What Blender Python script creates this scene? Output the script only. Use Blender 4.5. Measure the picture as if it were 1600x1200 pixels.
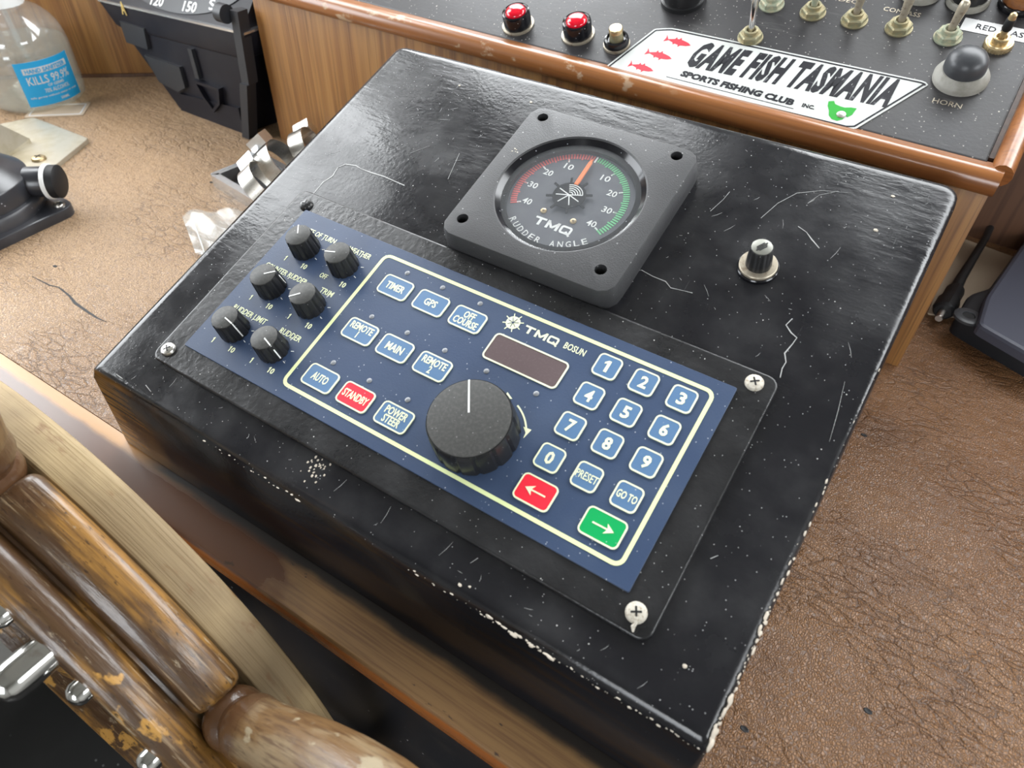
import bpy, bmesh, math, random
from mathutils import Vector, Matrix
random.seed(7)
PI = math.pi
S = bpy.context.scene
COL = S.collection
for o in list(bpy.data.objects):
    bpy.data.objects.remove(o)

# ---------------------------------------------------------------- frame of reference
# lengths in metres; "dash" coordinates have their origin on the sloping instrument box;
# ZOFF lifts them so that the cabin floor is z = 0 and the bench top z = 0.9
ZOFF = 0.994
BENCH = -0.094
TILT = 0.33242285          # slope of the instrument box
SW = math.radians(22)      # slope of the switch console
P0 = Vector((0, .266, .0625))
R_CAM = Matrix((((0.8384604, 0.5443970, 0.0248202), (0.3931384, -0.5727011, -0.7193439), (-0.3773941, 0.6128991, -0.6942106))))
C_CAM = Vector((0.171609, -0.224631, 0.258678))
F_PX = 1134.1503

# ---------------------------------------------------------------- camera
cam = bpy.data.cameras.new('camera')
co = bpy.data.objects.new('camera', cam); COL.objects.link(co)
m3 = Matrix((R_CAM[0], -R_CAM[1], -R_CAM[2])).transposed()
co.matrix_world = Matrix.Translation(C_CAM + Vector((0, 0, ZOFF))) @ m3.to_4x4()
cam.sensor_width = 36; cam.sensor_fit = 'HORIZONTAL'
cam.lens = F_PX * 36 / 1600
cam.clip_start = .01; cam.clip_end = 200
cam.dof.use_dof = True; cam.dof.focus_distance = .44; cam.dof.aperture_fstop = 12
S.camera = co

# ---------------------------------------------------------------- sky, light, exposure
S.view_settings.view_transform = 'Standard'
S.view_settings.look = 'None'
S.view_settings.gamma = 1
S.view_settings.use_curve_mapping = False
S.view_settings.exposure = 0.0
SKY = 13.5
w = bpy.data.worlds.new('overcast_sky'); S.world = w; w.use_nodes = True
nt = w.node_tree; nt.nodes.clear()
wo = nt.nodes.new('ShaderNodeOutputWorld'); bg = nt.nodes.new('ShaderNodeBackground')
tc = nt.nodes.new('ShaderNodeTexCoord'); sp = nt.nodes.new('ShaderNodeSeparateXYZ')
cr = nt.nodes.new('ShaderNodeValToRGB')
mr = nt.nodes.new('ShaderNodeMapRange'); mr.inputs[1].default_value = -.3; mr.inputs[2].default_value = 1
nt.links.new(tc.outputs['Generated'], sp.inputs[0]); nt.links.new(sp.outputs['Z'], mr.inputs[0])
nt.links.new(mr.outputs[0], cr.inputs[0])
e = cr.color_ramp.elements
e[0].position = .2; e[0].color = (.12, .13, .13, 1)
e[1].position = .26; e[1].color = (.62, .66, .70, 1)
x_ = cr.color_ramp.elements.new(.6); x_.color = (.95, .98, 1.0, 1)
nt.links.new(cr.outputs[0], bg.inputs[0]); bg.inputs[1].default_value = SKY
nt.links.new(bg.outputs[0], wo.inputs[0])

def portal(loc, rot, sx, sy):
    l = bpy.data.lights.new('window_portal', 'AREA'); l.shape = 'RECTANGLE'; l.size = sx; l.size_y = sy
    l.cycles.is_portal = True
    o = bpy.data.objects.new('window_portal', l); COL.objects.link(o)
    o.location = Vector(loc) + Vector((0, 0, ZOFF)); o.rotation_euler = rot
ROOM = dict(l=-.85, r=1.25, f=.5, b=-1.7, top=1.08)
WIN_F0 = (-.845, -.735, .28, .97); WIN_F = (-.62, -.14, .22, .80); WIN_F2 = (.02, 1.15, .28, .64)        # x0 x1 z0 z1
WIN_L = (.10, .492, .06, .975); FILL_L = (-.45, .06, .06, .52)         # y0 y1 z0 z1; lower opening is unseen, added to brighten the bench
WIN_R = (-.5, .1, .30, .75)
FILL_B = (.0, .6, -.2, .80)           # x0 x1 z0 z1; unseen aft opening added for fill light
for q in (WIN_F0, WIN_F, WIN_F2):
    portal(((q[0]+q[1])/2, ROOM['f']+.01, (q[2]+q[3])/2), (-PI/2, 0, 0), q[1]-q[0], q[3]-q[2])
for q in (WIN_L, FILL_L):
    portal((ROOM['l']-.01, (q[0]+q[1])/2, (q[2]+q[3])/2), (0, -PI/2, 0), q[3]-q[2], q[1]-q[0])
portal((ROOM['r']+.01, (WIN_R[0]+WIN_R[1])/2, (WIN_R[2]+WIN_R[3])/2), (0, PI/2, 0), WIN_R[3]-WIN_R[2], WIN_R[1]-WIN_R[0])
portal(((FILL_B[0]+FILL_B[1])/2, ROOM['b']-.01, (FILL_B[2]+FILL_B[3])/2), (PI/2, 0, 0), FILL_B[1]-FILL_B[0], FILL_B[3]-FILL_B[2])

# ---------------------------------------------------------------- pixel -> surface helpers (layout measurements only)
def ray(x, y):
    d = Vector(((x-800)/F_PX, (y-600)/F_PX, 1))
    return (R_CAM.transposed() @ d).normalized()
def hit(x, y, n, c):
    r = ray(x, y); s = (c - n.dot(C_CAM)) / n.dot(r); return C_CAM + s*r
RT = Matrix.Rotation(TILT, 3, 'X')
RS = Matrix.Rotation(SW, 3, 'X')
def pan(x, y, h=0):                      # -> (u, v) on the sloping instrument box
    n = RT @ Vector((0, 0, 1)); q = RT.transposed() @ hit(x, y, n, h); return q.x, q.y
def bench(x, y, z=BENCH):
    return hit(x, y, Vector((0, 0, 1)), z)

# ---------------------------------------------------------------- mesh helpers
def obj(name, bm, mat, parent=None, smooth=40, kind=None, label=None):
    if isinstance(bm, bmesh.types.BMesh):
        bmesh.ops.recalc_face_normals(bm, faces=bm.faces)
        me = bpy.data.meshes.new(name); bm.to_mesh(me); bm.free()
    else:
        me = bm
    if smooth:
        me.polygons.foreach_set('use_smooth', [True]*len(me.polygons))
        me.set_sharp_from_angle(angle=math.radians(smooth))
    if mat: me.materials.clear(); me.materials.append(mat)
    o = bpy.data.objects.new(name, me); COL.objects.link(o)
    if parent: o.parent = parent
    if kind: o['kind'] = kind
    if label: o['label'] = label
    return o
def tag(o, label, cat, group=None):
    o['label'] = label; o['category'] = cat
    if group: o['group'] = group
    return o
def thing(name, label, cat, loc=(0, 0, 0), rot=None, group=None):
    o = bpy.data.objects.new(name, None); COL.objects.link(o); o.empty_display_size = .02
    M = Matrix.Translation(Vector(loc) + Vector((0, 0, ZOFF)))
    if rot is not None: M = M @ rot.to_4x4()
    o.matrix_world = M
    return tag(o, label, cat, group)
def on_panel(name, label, cat, u, v, group=None, rz=0):
    return thing(name, label, cat, RT @ Vector((u, v, 0)), RT @ Matrix.Rotation(rz, 3, 'Z'), group)
def on_plate(name, label, cat, u, v, group=None, rz=0):
    return thing(name, label, cat, P0 + RS @ Vector((u, v, 0)), RS @ Matrix.Rotation(rz, 3, 'Z'), group)
def on_bench(name, label, cat, x, y, rz=0, group=None):
    return thing(name, label, cat, (x, y, BENCH), Matrix.Rotation(rz, 3, 'Z'), group)
def copy_tree(o, parent=None):
    c = o.copy(); COL.objects.link(c)
    if parent: c.parent = parent
    for ch in list(o.children): copy_tree(ch, c)
    return c
def BM(): return bmesh.new()
def rr(w, h, r, n=5, cx=0, cy=0):
    p = []
    for sx, sy, a0 in ((1, 1, 0), (-1, 1, PI/2), (-1, -1, PI), (1, -1, 3*PI/2)):
        for i in range(n+1):
            a = a0 + PI/2*i/n
            p.append((cx + sx*(w/2-r) + r*math.cos(a), cy + sy*(h/2-r) + r*math.sin(a)))
    return p
def inset(pts, d):
    n = len(pts); out = []
    ar = sum(pts[i][0]*pts[(i+1) % n][1]-pts[(i+1) % n][0]*pts[i][1] for i in range(n))
    s = 1 if ar > 0 else -1
    for i in range(n):
        p, a, b = Vector(pts[i]), Vector(pts[i-1]), Vector(pts[(i+1) % n])
        e1 = (p-a); e2 = (b-p)
        if e1.length < 1e-9: e1 = e2
        if e2.length < 1e-9: e2 = e1
        e1.normalize(); e2.normalize()
        n1 = Vector((-e1.y, e1.x))*s; n2 = Vector((-e2.y, e2.x))*s
        m = n1+n2
        if m.length < 1e-6: m = n1
        m.normalize(); k = max(.35, m.dot(n1))
        q = p + m*(d/k); out.append((q.x, q.y))
    return out
def loft(bm, rings, cap0=True, cap1=True, M=None, closed=True):
    vs = []
    for R in rings:
        vs.append([bm.verts.new((M @ Vector(p)) if M else Vector(p)) for p in R])
    n = len(vs[0])
    for a, b in zip(vs, vs[1:]):
        for i in range(n if closed else n-1):
            j = (i+1) % n
            try: bm.faces.new((a[i], a[j], b[j], b[i]))
            except ValueError: pass
    if cap0: bm.faces.new(vs[0][::-1])
    if cap1: bm.faces.new(vs[-1])
    return vs
def prism(bm, pts, z0, z1, bev=0, seg=2, M=None, bot=True):
    rings = [[(x, y, z0) for x, y in pts]]
    if bev:
        for i in range(seg+1):
            a = PI/2*i/seg
            q = inset(pts, bev*(1-math.cos(a)))
            rings.append([(x, y, z1-bev+bev*math.sin(a)) for x, y in q])
        rings.append([(x, y, z1) for x, y in inset(pts, bev*1.4)])
    else:
        rings.append([(x, y, z1) for x, y in pts])
    loft(bm, rings, bot, True, M)
def ring_flat(bm, pts, wid, z0, z1, M=None):
    q = inset(pts, wid)
    loft(bm, [[(x, y, z0) for x, y in pts], [(x, y, z1) for x, y in pts], [(x, y, z1) for x, y in q], [(x, y, z0) for x, y in q]], False, False, M)
def box(bm, x0, x1, y0, y1, z0, z1, bev=0, M=None):
    prism(bm, [(x0, y0), (x1, y0), (x1, y1), (x0, y1)], z0, z1, bev, 2, M)
def lathe(bm, prof, n=32, M=None, mod=None, cap0=True, cap1=True):
    rings = []
    for r, z in prof:
        rings.append([((r*(mod(k, n, r, z) if mod else 1))*math.cos(2*PI*k/n), (r*(mod(k, n, r, z) if mod else 1))*math.sin(2*PI*k/n), z) for k in range(n)])
    loft(bm, rings, cap0, cap1, M)
def tube(bm, pts, r, n=8):
    pts = [Vector(p) for p in pts]; rings = []
    up = Vector((0, 0, 1))
    for i, p in enumerate(pts):
        t = (pts[min(i+1, len(pts)-1)]-pts[max(i-1, 0)]).normalized()
        s = t.cross(up)
        if s.length < 1e-3: s = t.cross(Vector((1, 0, 0)))
        s.normalize(); q = s.cross(t)
        rad = r[i] if isinstance(r, (list, tuple)) else r
        rings.append([p + s*rad*math.cos(2*PI*k/n) + q*rad*math.sin(2*PI*k/n) for k in range(n)])
    loft(bm, rings)
def ribbon(bm, pts, wid, z0, z1, M=None):
    """flat strip of given width along a 2-D polyline"""
    L, Rr = [], []
    for i, p in enumerate(pts):
        p = Vector(p); a = Vector(pts[max(i-1, 0)]); b = Vector(pts[min(i+1, len(pts)-1)])
        t = (b-a).normalized(); nrm = Vector((-t.y, t.x))
        ww = (wid[i] if isinstance(wid, (list, tuple)) else wid)/2
        L.append(p+nrm*ww); Rr.append(p-nrm*ww)
    rings = [[(l.x, l.y, z0), (r.x, r.y, z0), (r.x, r.y, z1), (l.x, l.y, z1)] for l, r in zip(L, Rr)]
    loft(bm, rings, True, True, M)
def arc(cx, cy, r, a0, a1, n=12):
    return [(cx + r*math.cos(math.radians(a0+(a1-a0)*i/n)), cy + r*math.sin(math.radians(a0+(a1-a0)*i/n))) for i in range(n+1)]
def blob(bm, c, s, M=None, sub=1):
    r = bmesh.ops.create_icosphere(bm, subdivisions=sub, radius=1)
    for v in r['verts']:
        k = 1 + random.uniform(-.25, .25)
        q = Vector((v.co.x*s[0]*k, v.co.y*s[1]*k, v.co.z*s[2]))
        v.co = (M @ (q) if M else q) + Vector(c)
def text_bm(bm, s, w, h, cx, cy, z0, z1, bold=0, shear=0, rot=0, M=None, spacing=1):
    """lettering as thin solid; fitted to a box w x h centred on (cx, cy)"""
    cu = bpy.data.curves.new('lettering', 'FONT'); cu.body = s; cu.size = 1; cu.resolution_u = 2
    cu.align_x = 'CENTER'; cu.extrude = .05; cu.offset = bold; cu.space_line = .78; cu.space_character = spacing
    t = bpy.data.objects.new('lettering', cu); COL.objects.link(t)
    dg = bpy.context.evaluated_depsgraph_get()
    me = bpy.data.meshes.new_from_object(t.evaluated_get(dg))
    bpy.data.objects.remove(t); bpy.data.curves.remove(cu)
    xs = [v.co.x for v in me.vertices]; ys = [v.co.y for v in me.vertices]
    x0, x1, y0, y1 = min(xs), max(xs), min(ys), max(ys)
    n0 = len(bm.verts); bm.from_mesh(me); bm.verts.ensure_lookup_table()
    cr_, sr_ = math.cos(rot), math.sin(rot)
    for v in bm.verts[n0:]:
        x = ((v.co.x-x0)/(x1-x0)-.5)*w if w else (v.co.x-(x0+x1)/2)*h/(y1-y0)
        y = ((v.co.y-y0)/(y1-y0)-.5)*h
        x += shear*y
        q = Vector((cx + x*cr_-y*sr_, cy + x*sr_+y*cr_, z1 if v.co.z > 0 else z0))
        v.co = M @ q if M else q
    bpy.data.meshes.remove(me)

# ---------------------------------------------------------------- materials
def N(nt, t, **k):
    n = nt.nodes.new(t)
    for a, b in k.items(): setattr(n, a, b)
    return n
def mathn(nt, op, a, b=None, c=None):
    n = N(nt, 'ShaderNodeMath', operation=op)
    for i, v in enumerate((a, b, c)):
        if v is None: continue
        if isinstance(v, (int, float)): n.inputs[i].default_value = v
        else: nt.links.new(v, n.inputs[i])
    return n.outputs[0]
def ss(nt, x, lo, hi):
    n = N(nt, 'ShaderNodeMapRange', interpolation_type='SMOOTHSTEP')
    nt.links.new(x, n.inputs[0]); n.inputs[1].default_value = lo; n.inputs[2].default_value = hi
    return n.outputs[0]
def coords(nt, mode='obj'):
    t = N(nt, 'ShaderNodeTexCoord').outputs['Object']
    if mode == 'cyl':                       # arc length, axial, radius about the local Y axis
        s = N(nt, 'ShaderNodeSeparateXYZ'); nt.links.new(t, s.inputs[0])
        a = mathn(nt, 'ARCTAN2', s.outputs[2], s.outputs[0]); a = mathn(nt, 'MULTIPLY', a, .21)
        r = mathn(nt, 'SQRT', mathn(nt, 'ADD', mathn(nt, 'MULTIPLY', s.outputs[0], s.outputs[0]), mathn(nt, 'MULTIPLY', s.outputs[2], s.outputs[2])))
        c = N(nt, 'ShaderNodeCombineXYZ'); nt.links.new(a, c.inputs[0]); nt.links.new(s.outputs[1], c.inputs[1]); nt.links.new(r, c.inputs[2])
        return c.outputs[0]
    return t
def mapped(nt, src, sc, off=(0, 0, 0)):
    m = N(nt, 'ShaderNodeMapping'); nt.links.new(src, m.inputs[0])
    m.inputs['Scale'].default_value = sc if isinstance(sc, (tuple, list)) else (sc,)*3
    m.inputs['Location'].default_value = off
    return m.outputs[0]
def fac(nt, src, L):
    k = L['k']; off = L.get('off', (0, 0, 0))
    if k == 'axis':
        s = N(nt, 'ShaderNodeSeparateXYZ'); nt.links.new(src, s.inputs[0])
        v = s.outputs[L['ax']]
        if L.get('wob'):
            n = N(nt, 'ShaderNodeTexNoise'); nt.links.new(mapped(nt, src, L['wsc']), n.inputs['Vector']); n.inputs['Scale'].default_value = 1; n.inputs['Detail'].default_value = 5
            v = mathn(nt, 'ADD', v, mathn(nt, 'MULTIPLY', mathn(nt, 'SUBTRACT', n.outputs['Fac'], .5), L['wob']))
        return ss(nt, v, L['lo'], L['hi'])
    p = mapped(nt, src, L['sc'], off)
    if L.get('warp'):
        n = N(nt, 'ShaderNodeTexNoise'); nt.links.new(p, n.inputs['Vector']); n.inputs['Scale'].default_value = L.get('wsc', .5); n.inputs['Detail'].default_value = 2
        v = N(nt, 'ShaderNodeVectorMath', operation='MULTIPLY_ADD'); nt.links.new(n.outputs['Color'], v.inputs[0])
        v.inputs[1].default_value = (L['warp'],)*3; nt.links.new(p, v.inputs[2]); p = v.outputs[0]
    if k == 'noise':
        n = N(nt, 'ShaderNodeTexNoise'); nt.links.new(p, n.inputs['Vector']); n.inputs['Scale'].default_value = 1
        n.inputs['Detail'].default_value = L.get('det', 4); n.inputs['Roughness'].default_value = L.get('ro', .55); n.inputs['Distortion'].default_value = L.get('dist', 0)
        return ss(nt, n.outputs['Fac'], L['lo'], L['hi'])
    if k == 'speck':
        n = N(nt, 'ShaderNodeTexVoronoi'); nt.links.new(p, n.inputs['Vector']); n.inputs['Scale'].default_value = 1
        d = ss(nt, n.outputs['Distance'], L['r'], L['r']*.6)
        s = N(nt, 'ShaderNodeSeparateColor'); nt.links.new(n.outputs['Color'], s.inputs[0])
        return mathn(nt, 'MULTIPLY', d, ss(nt, s.outputs[0], 1-L['p'], 1-L['p']+.02))
    if k == 'crack':
        n = N(nt, 'ShaderNodeTexVoronoi', feature='DISTANCE_TO_EDGE'); nt.links.new(p, n.inputs['Vector']); n.inputs['Scale'].default_value = 1
        return ss(nt, n.outputs['Distance'], L['hi'], L['lo'])
    if k == 'wave':
        n = N(nt, 'ShaderNodeTexWave', bands_direction=L.get('dir', 'X')); nt.links.new(p, n.inputs['Vector']); n.inputs['Scale'].default_value = 1
        n.inputs['Distortion'].default_value = L.get('dist', 4); n.inputs['Detail'].default_value = 3; n.inputs['Detail Scale'].default_value = L.get('ds', 1.5)
        return ss(nt, n.outputs['Fac'], L['lo'], L['hi'])
def mat(name, col, rough=.5, metal=0, layers=(), bumps=(), coat=0, coat_r=.1, spec=.5, mode='obj', emit=None, trans=0, ior=1.45, sheen=0):
    m = bpy.data.materials.new(name); m.use_nodes = True; nt = m.node_tree
    b = nt.nodes['Principled BSDF']
    b.inputs['Base Color'].default_value = (*col, 1); b.inputs['Roughness'].default_value = rough; b.inputs['Metallic'].default_value = metal
    b.inputs['Coat Weight'].default_value = coat; b.inputs['Coat Roughness'].default_value = coat_r
    b.inputs['Specular IOR Level'].default_value = spec; b.inputs['IOR'].default_value = ior
    b.inputs['Transmission Weight'].default_value = trans
    if emit: b.inputs['Emission Color'].default_value = (*emit[0], 1); b.inputs['Emission Strength'].default_value = emit[1]
    src = coords(nt, mode) if (layers or bumps) else None
    cur = None; curr = None
    for L in layers:
        f = fac(nt, src, L)
        if L.get('mask'): f = mathn(nt, 'MULTIPLY', f, fac(nt, src, L['mask']))
        if L.get('amt') is not None: f = mathn(nt, 'MULTIPLY', f, L['amt'])
        if L.get('col') is not None:
            mx = N(nt, 'ShaderNodeMix', data_type='RGBA'); nt.links.new(f, mx.inputs[0])
            if cur is None: mx.inputs[6].default_value = (*col, 1)
            else: nt.links.new(cur, mx.inputs[6])
            mx.inputs[7].default_value = (*L['col'], 1); cur = mx.outputs[2]
        if L.get('rough') is not None:
            mx = N(nt, 'ShaderNodeMix', data_type='FLOAT'); nt.links.new(f, mx.inputs[0])
            if curr is None: mx.inputs[2].default_value = rough
            else: nt.links.new(curr, mx.inputs[2])
            mx.inputs[3].default_value = L['rough']; curr = mx.outputs[0]
    if cur is not None: nt.links.new(cur, b.inputs['Base Color'])
    if curr is not None: nt.links.new(curr, b.inputs['Roughness'])
    prev = None
    for L in bumps:
        f = fac(nt, src, L)
        if L.get('mask'): f = mathn(nt, 'MULTIPLY', f, fac(nt, src, L['mask']))
        bp = N(nt, 'ShaderNodeBump'); nt.links.new(f, bp.inputs['Height']); bp.inputs['Strength'].default_value = L.get('st', .3); bp.inputs['Distance'].default_value = L.get('d', .001)
        if prev: nt.links.new(prev, bp.inputs['Normal'])
        prev = bp.outputs[0]
    if prev: nt.links.new(prev, b.inputs['Normal'])
    if prev and coat: nt.links.new(prev, b.inputs['Coat Normal'])
    return m
def clear_mat(name, tint=(1, 1, 1), rough=.03, refl=.06, haze=0.0, haze_col=(.8, .85, .9)):
    m = bpy.data.materials.new(name); m.use_nodes = True; nt = m.node_tree; nt.nodes.clear()
    out = N(nt, 'ShaderNodeOutputMaterial'); tr = N(nt, 'ShaderNodeBsdfTransparent'); gl = N(nt, 'ShaderNodeBsdfGlossy')
    tr.inputs[0].default_value = (*tint, 1); gl.inputs['Roughness'].default_value = rough
    ge = N(nt, 'ShaderNodeNewGeometry'); dt = N(nt, 'ShaderNodeVectorMath', operation='DOT_PRODUCT')
    nt.links.new(ge.outputs['Normal'], dt.inputs[0]); nt.links.new(ge.outputs['Incoming'], dt.inputs[1])
    c1 = mathn(nt, 'SUBTRACT', 1.0, mathn(nt, 'ABSOLUTE', dt.outputs['Value']))
    f = mathn(nt, 'MULTIPLY_ADD', mathn(nt, 'POWER', c1, 5.0), 1-refl, refl)
    mx = N(nt, 'ShaderNodeMixShader'); nt.links.new(f, mx.inputs[0]); nt.links.new(tr.outputs[0], mx.inputs[1]); nt.links.new(gl.outputs[0], mx.inputs[2])
    last = mx.outputs[0]
    if haze:
        df = N(nt, 'ShaderNodeBsdfDiffuse'); df.inputs[0].default_value = (*haze_col, 1)
        m2 = N(nt, 'ShaderNodeMixShader'); m2.inputs[0].default_value = haze; nt.links.new(last, m2.inputs[1]); nt.links.new(df.outputs[0], m2.inputs[2]); last = m2.outputs[0]
    nt.links.new(last, out.inputs[0])
    return m
SPECK = dict(k='speck', sc=650, r=.2, p=.10, col=(.34, .34, .34), rough=.7)
SPECK2 = dict(k='speck', sc=260, r=.10, p=.10, col=(.5, .49, .47), rough=.7)
DUST = dict(k='noise', sc=30, lo=.35, hi=.8, det=6, col=(.042, .042, .044), rough=.45, amt=.55)
paint = mat('black_brushed_paint', (.010, .010, .012), .13, spec=.43, layers=[
    dict(k='noise', sc=22, lo=.35, hi=.75, det=5, rough=.34, amt=.9), dict(DUST, rough=None),
    dict(k='noise', sc=(900, 60, 60), off=(3, 1, 0), lo=.66, hi=.76, det=3, col=(.15, .15, .155), rough=.5, amt=.45, mask=dict(k='noise', sc=14, lo=.5, hi=.62)),
    SPECK2, SPECK,
    dict(k='axis', ax=1, lo=-.0930, hi=-.0945, col=(.008, .008, .010), rough=.2),
    dict(k='axis', ax=0, lo=-.125, hi=-.205, wob=.10, wsc=(30, 30, 30), col=(.27, .13, .03), rough=.22, mask=dict(k='axis', ax=1, lo=-.0930, hi=-.0945), amt=.85),
    dict(k='noise', sc=(14, 20, 300), off=(1, 0, 3), lo=.48, hi=.66, det=4, col=(.02, .011, .006), rough=.2, mask=dict(k='axis', ax=1, lo=-.0930, hi=-.0945), amt=.9)],
    bumps=[dict(k='noise', sc=(60, 220, 60), lo=.3, hi=.8, det=3, st=.16, d=.0006, mask=dict(k='noise', sc=11, off=(3, 5, 1), lo=.38, hi=.62)), dict(k='noise', sc=400, lo=.3, hi=.7, det=2, st=.07, d=.0003)])
plate_paint = mat('black_plate_paint', (.012, .012, .013), .27, layers=[DUST, SPECK2, SPECK], bumps=[dict(k='noise', sc=260, lo=.3, hi=.7, st=.18, d=.0005)])
blue = mat('blue_membrane', (.031, .053, .108), .42, layers=[dict(k='noise', sc=25, lo=.4, hi=.75, det=5, col=(.05, .075, .13), rough=.5, amt=.45), dict(k='speck', sc=520, r=.2, p=.12, col=(.35, .38, .42), rough=.7)], bumps=[dict(k='noise', sc=900, lo=.3, hi=.7, st=.1, d=.0002)])
key_blue = mat('key_blue', (.082, .165, .30), .4, layers=[dict(k='noise', sc=60, lo=.4, hi=.8, col=(.11, .19, .31), amt=.5), dict(k='speck', sc=520, r=.2, p=.08, col=(.4, .42, .45))], bumps=[dict(k='noise', sc=900, lo=.3, hi=.7, st=.08, d=.0002)])
key_red = mat('key_red', (.80, .022, .045), .4, layers=[dict(k='speck', sc=520, r=.2, p=.06, col=(.8, .4, .4))])
key_green = mat('key_green', (.0, .33, .085), .4, layers=[dict(k='speck', sc=520, r=.2, p=.06, col=(.3, .6, .4))])
cream = mat('pale_yellow_print', (.72, .80, .42), .5)
cream2 = mat('cream_print', (.78, .82, .55), .5)
white_print = mat('white_print', (.75, .76, .74), .5)
led_grey = mat('led_lens_grey', (.22, .23, .25), .25)
lcd = mat('display_window_brown', (.115, .085, .088), .16, layers=[dict(k='noise', sc=900, lo=.5, hi=.8, col=(.16, .13, .13), amt=.5), dict(k='noise', sc=(30, 400, 30), lo=.72, hi=.76, col=(.45, .42, .4))])
knob_black = mat('knob_black', (.014, .014, .015), .33, layers=[dict(k='speck', sc=600, r=.2, p=.1, col=(.2, .2, .2))])
knob_top = mat('knob_cap_grey', (.045, .045, .043), .55, layers=[dict(k='noise', sc=600, lo=.4, hi=.7, col=(.075, .073, .068), amt=.7), dict(k='speck', sc=700, r=.2, p=.1, col=(.25, .25, .25))])
bezel_m = mat('moulded_black_plastic', (.032, .032, .034), .42, layers=[dict(k='noise', sc=20, lo=.4, hi=.7, col=(.05, .05, .052), amt=.6), dict(k='speck', sc=400, r=.2, p=.1, col=(.25, .25, .25))], bumps=[dict(k='noise', sc=1200, lo=.3, hi=.7, st=.2, d=.0003)])
black_gloss = mat('black_gloss', (.008, .008, .01), .15, layers=[dict(k='speck', sc=420, r=.2, p=.16, col=(.3, .3, .32))])
fitting_m = mat('fitting_black_enamel', (.022, .023, .028), .3, spec=.8, layers=[dict(k='noise', sc=30, lo=.4, hi=.7, col=(.04, .04, .046), rough=.42), dict(k='speck', sc=300, r=.2, p=.12, col=(.3, .3, .32))])
black_matt = mat('black_matt', (.006, .006, .007), .6)
dial_m = mat('dial_face', (.062, .066, .082), .5, layers=[dict(k='noise', sc=(60, 60, 60), lo=.4, hi=.75, det=6, dist=2, col=(.095, .10, .115), amt=.8)])
tick_red = mat('tick_red', (.62, .10, .09), .5)
tick_green = mat('tick_green', (.13, .50, .22), .5)
needle_m = mat('needle_orange', (.85, .20, .04), .45)
chrome = mat('chrome', (.72, .71, .69), .12, 1, layers=[dict(k='noise', sc=120, lo=.55, hi=.75, col=(.35, .3, .25), rough=.4, amt=.6)])
steel = mat('screw_steel', (.62, .60, .56), .3, 1, layers=[dict(k='noise', sc=900, lo=.55, hi=.75, col=(.25, .17, .1), rough=.6, amt=.7)])
screw_pale = mat('screw_pale_crust', (.62, .58, .50), .5, .3, layers=[dict(k='noise', sc=800, lo=.5, hi=.7, col=(.3, .22, .14), rough=.7, amt=.7)])
screw_black = mat('screw_painted_black', (.015, .015, .016), .22, layers=[dict(k='noise', sc=700, lo=.6, hi=.75, col=(.3, .28, .25), amt=.6)])
brass_old = mat('corroded_brass', (.34, .29, .17), .48, .55, layers=[dict(k='noise', sc=260, lo=.4, hi=.65, col=(.27, .27, .18), rough=.75, amt=.8)], bumps=[dict(k='noise', sc=900, lo=.3, hi=.7, st=.25, d=.0004)])
verdigris = mat('verdigris_brass', (.30, .33, .24), .65, .25, layers=[dict(k='noise', sc=300, lo=.45, hi=.65, col=(.42, .38, .26), rough=.6)], bumps=[dict(k='noise', sc=900, lo=.3, hi=.7, st=.3, d=.0004)])
lever_dull = mat('dulled_lever_metal', (.42, .37, .29), .42, .6, layers=[dict(k='noise', sc=300, lo=.5, hi=.7, col=(.22, .17, .12), rough=.6, amt=.8)])
brass_bright = mat('bright_brass', (.55, .43, .25), .35, .8, layers=[dict(k='noise', sc=500, lo=.5, hi=.7, col=(.45, .32, .15), rough=.4)])
red_lens = mat('red_lamp_lens', (.62, .004, .02), .12, coat=.5, coat_r=.05)
switch_plate = mat('grey_black_switch_plate', (.022, .021, .023), .40, spec=.32, layers=[dict(k='noise', sc=12, lo=.4, hi=.7, det=5, col=(.038, .036, .036), rough=.48, amt=.8), dict(k='noise', sc=(40, 300, 40), lo=.6, hi=.75, col=(.085, .082, .08), amt=.5), dict(k='speck', sc=420, r=.22, p=.3, col=(.30, .285, .265), rough=.8), dict(k='speck', sc=170, r=.12, p=.1, col=(.5, .47, .42), rough=.8)], bumps=[dict(k='noise', sc=400, lo=.3, hi=.7, st=.1, d=.0003)])
sticker_m = mat('sticker_white', (.50, .51, .495), .5, spec=.25, layers=[dict(k='noise', sc=30, lo=.45, hi=.75, col=(.40, .41, .375), amt=.5)])
ink = mat('black_ink', (.014, .014, .018), .5, spec=.15, layers=[dict(k='noise', sc=300, lo=.6, hi=.72, col=(.12, .12, .13))])
fish_red = mat('red_ink', (.60, .03, .05), .5, spec=.15)
map_green = mat('green_ink', (.03, .30, .04), .5, spec=.15)
tape_m = mat('label_tape', (.55, .55, .55), .35)
rubber_grey = mat('dark_grey_rubber', (.045, .047, .052), .36)
collar_grey = mat('grey_collar', (.30, .29, .26), .55, layers=[dict(k='noise', sc=90, lo=.4, hi=.7, col=(.20, .19, .16))])
veneer = mat('teak_veneer', (.30, .140, .040), .38, layers=[
    dict(k='wave', sc=(22, 22, 1.6), dist=8, ds=1.2, lo=.2, hi=.9, col=(.20, .084, .024), amt=.7),
    dict(k='noise', sc=(520, 520, 9), lo=.45, hi=.7, det=5, col=(.11, .045, .014), amt=.75),
    dict(k='noise', sc=(30, 30, 2), off=(4, 0, 0), lo=.5, hi=.75, col=(.39, .205, .066), amt=.7)], bumps=[dict(k='noise', sc=(420, 420, 9), lo=.4, hi=.7, st=.15, d=.0004)], coat=.15, coat_r=.3)
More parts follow.
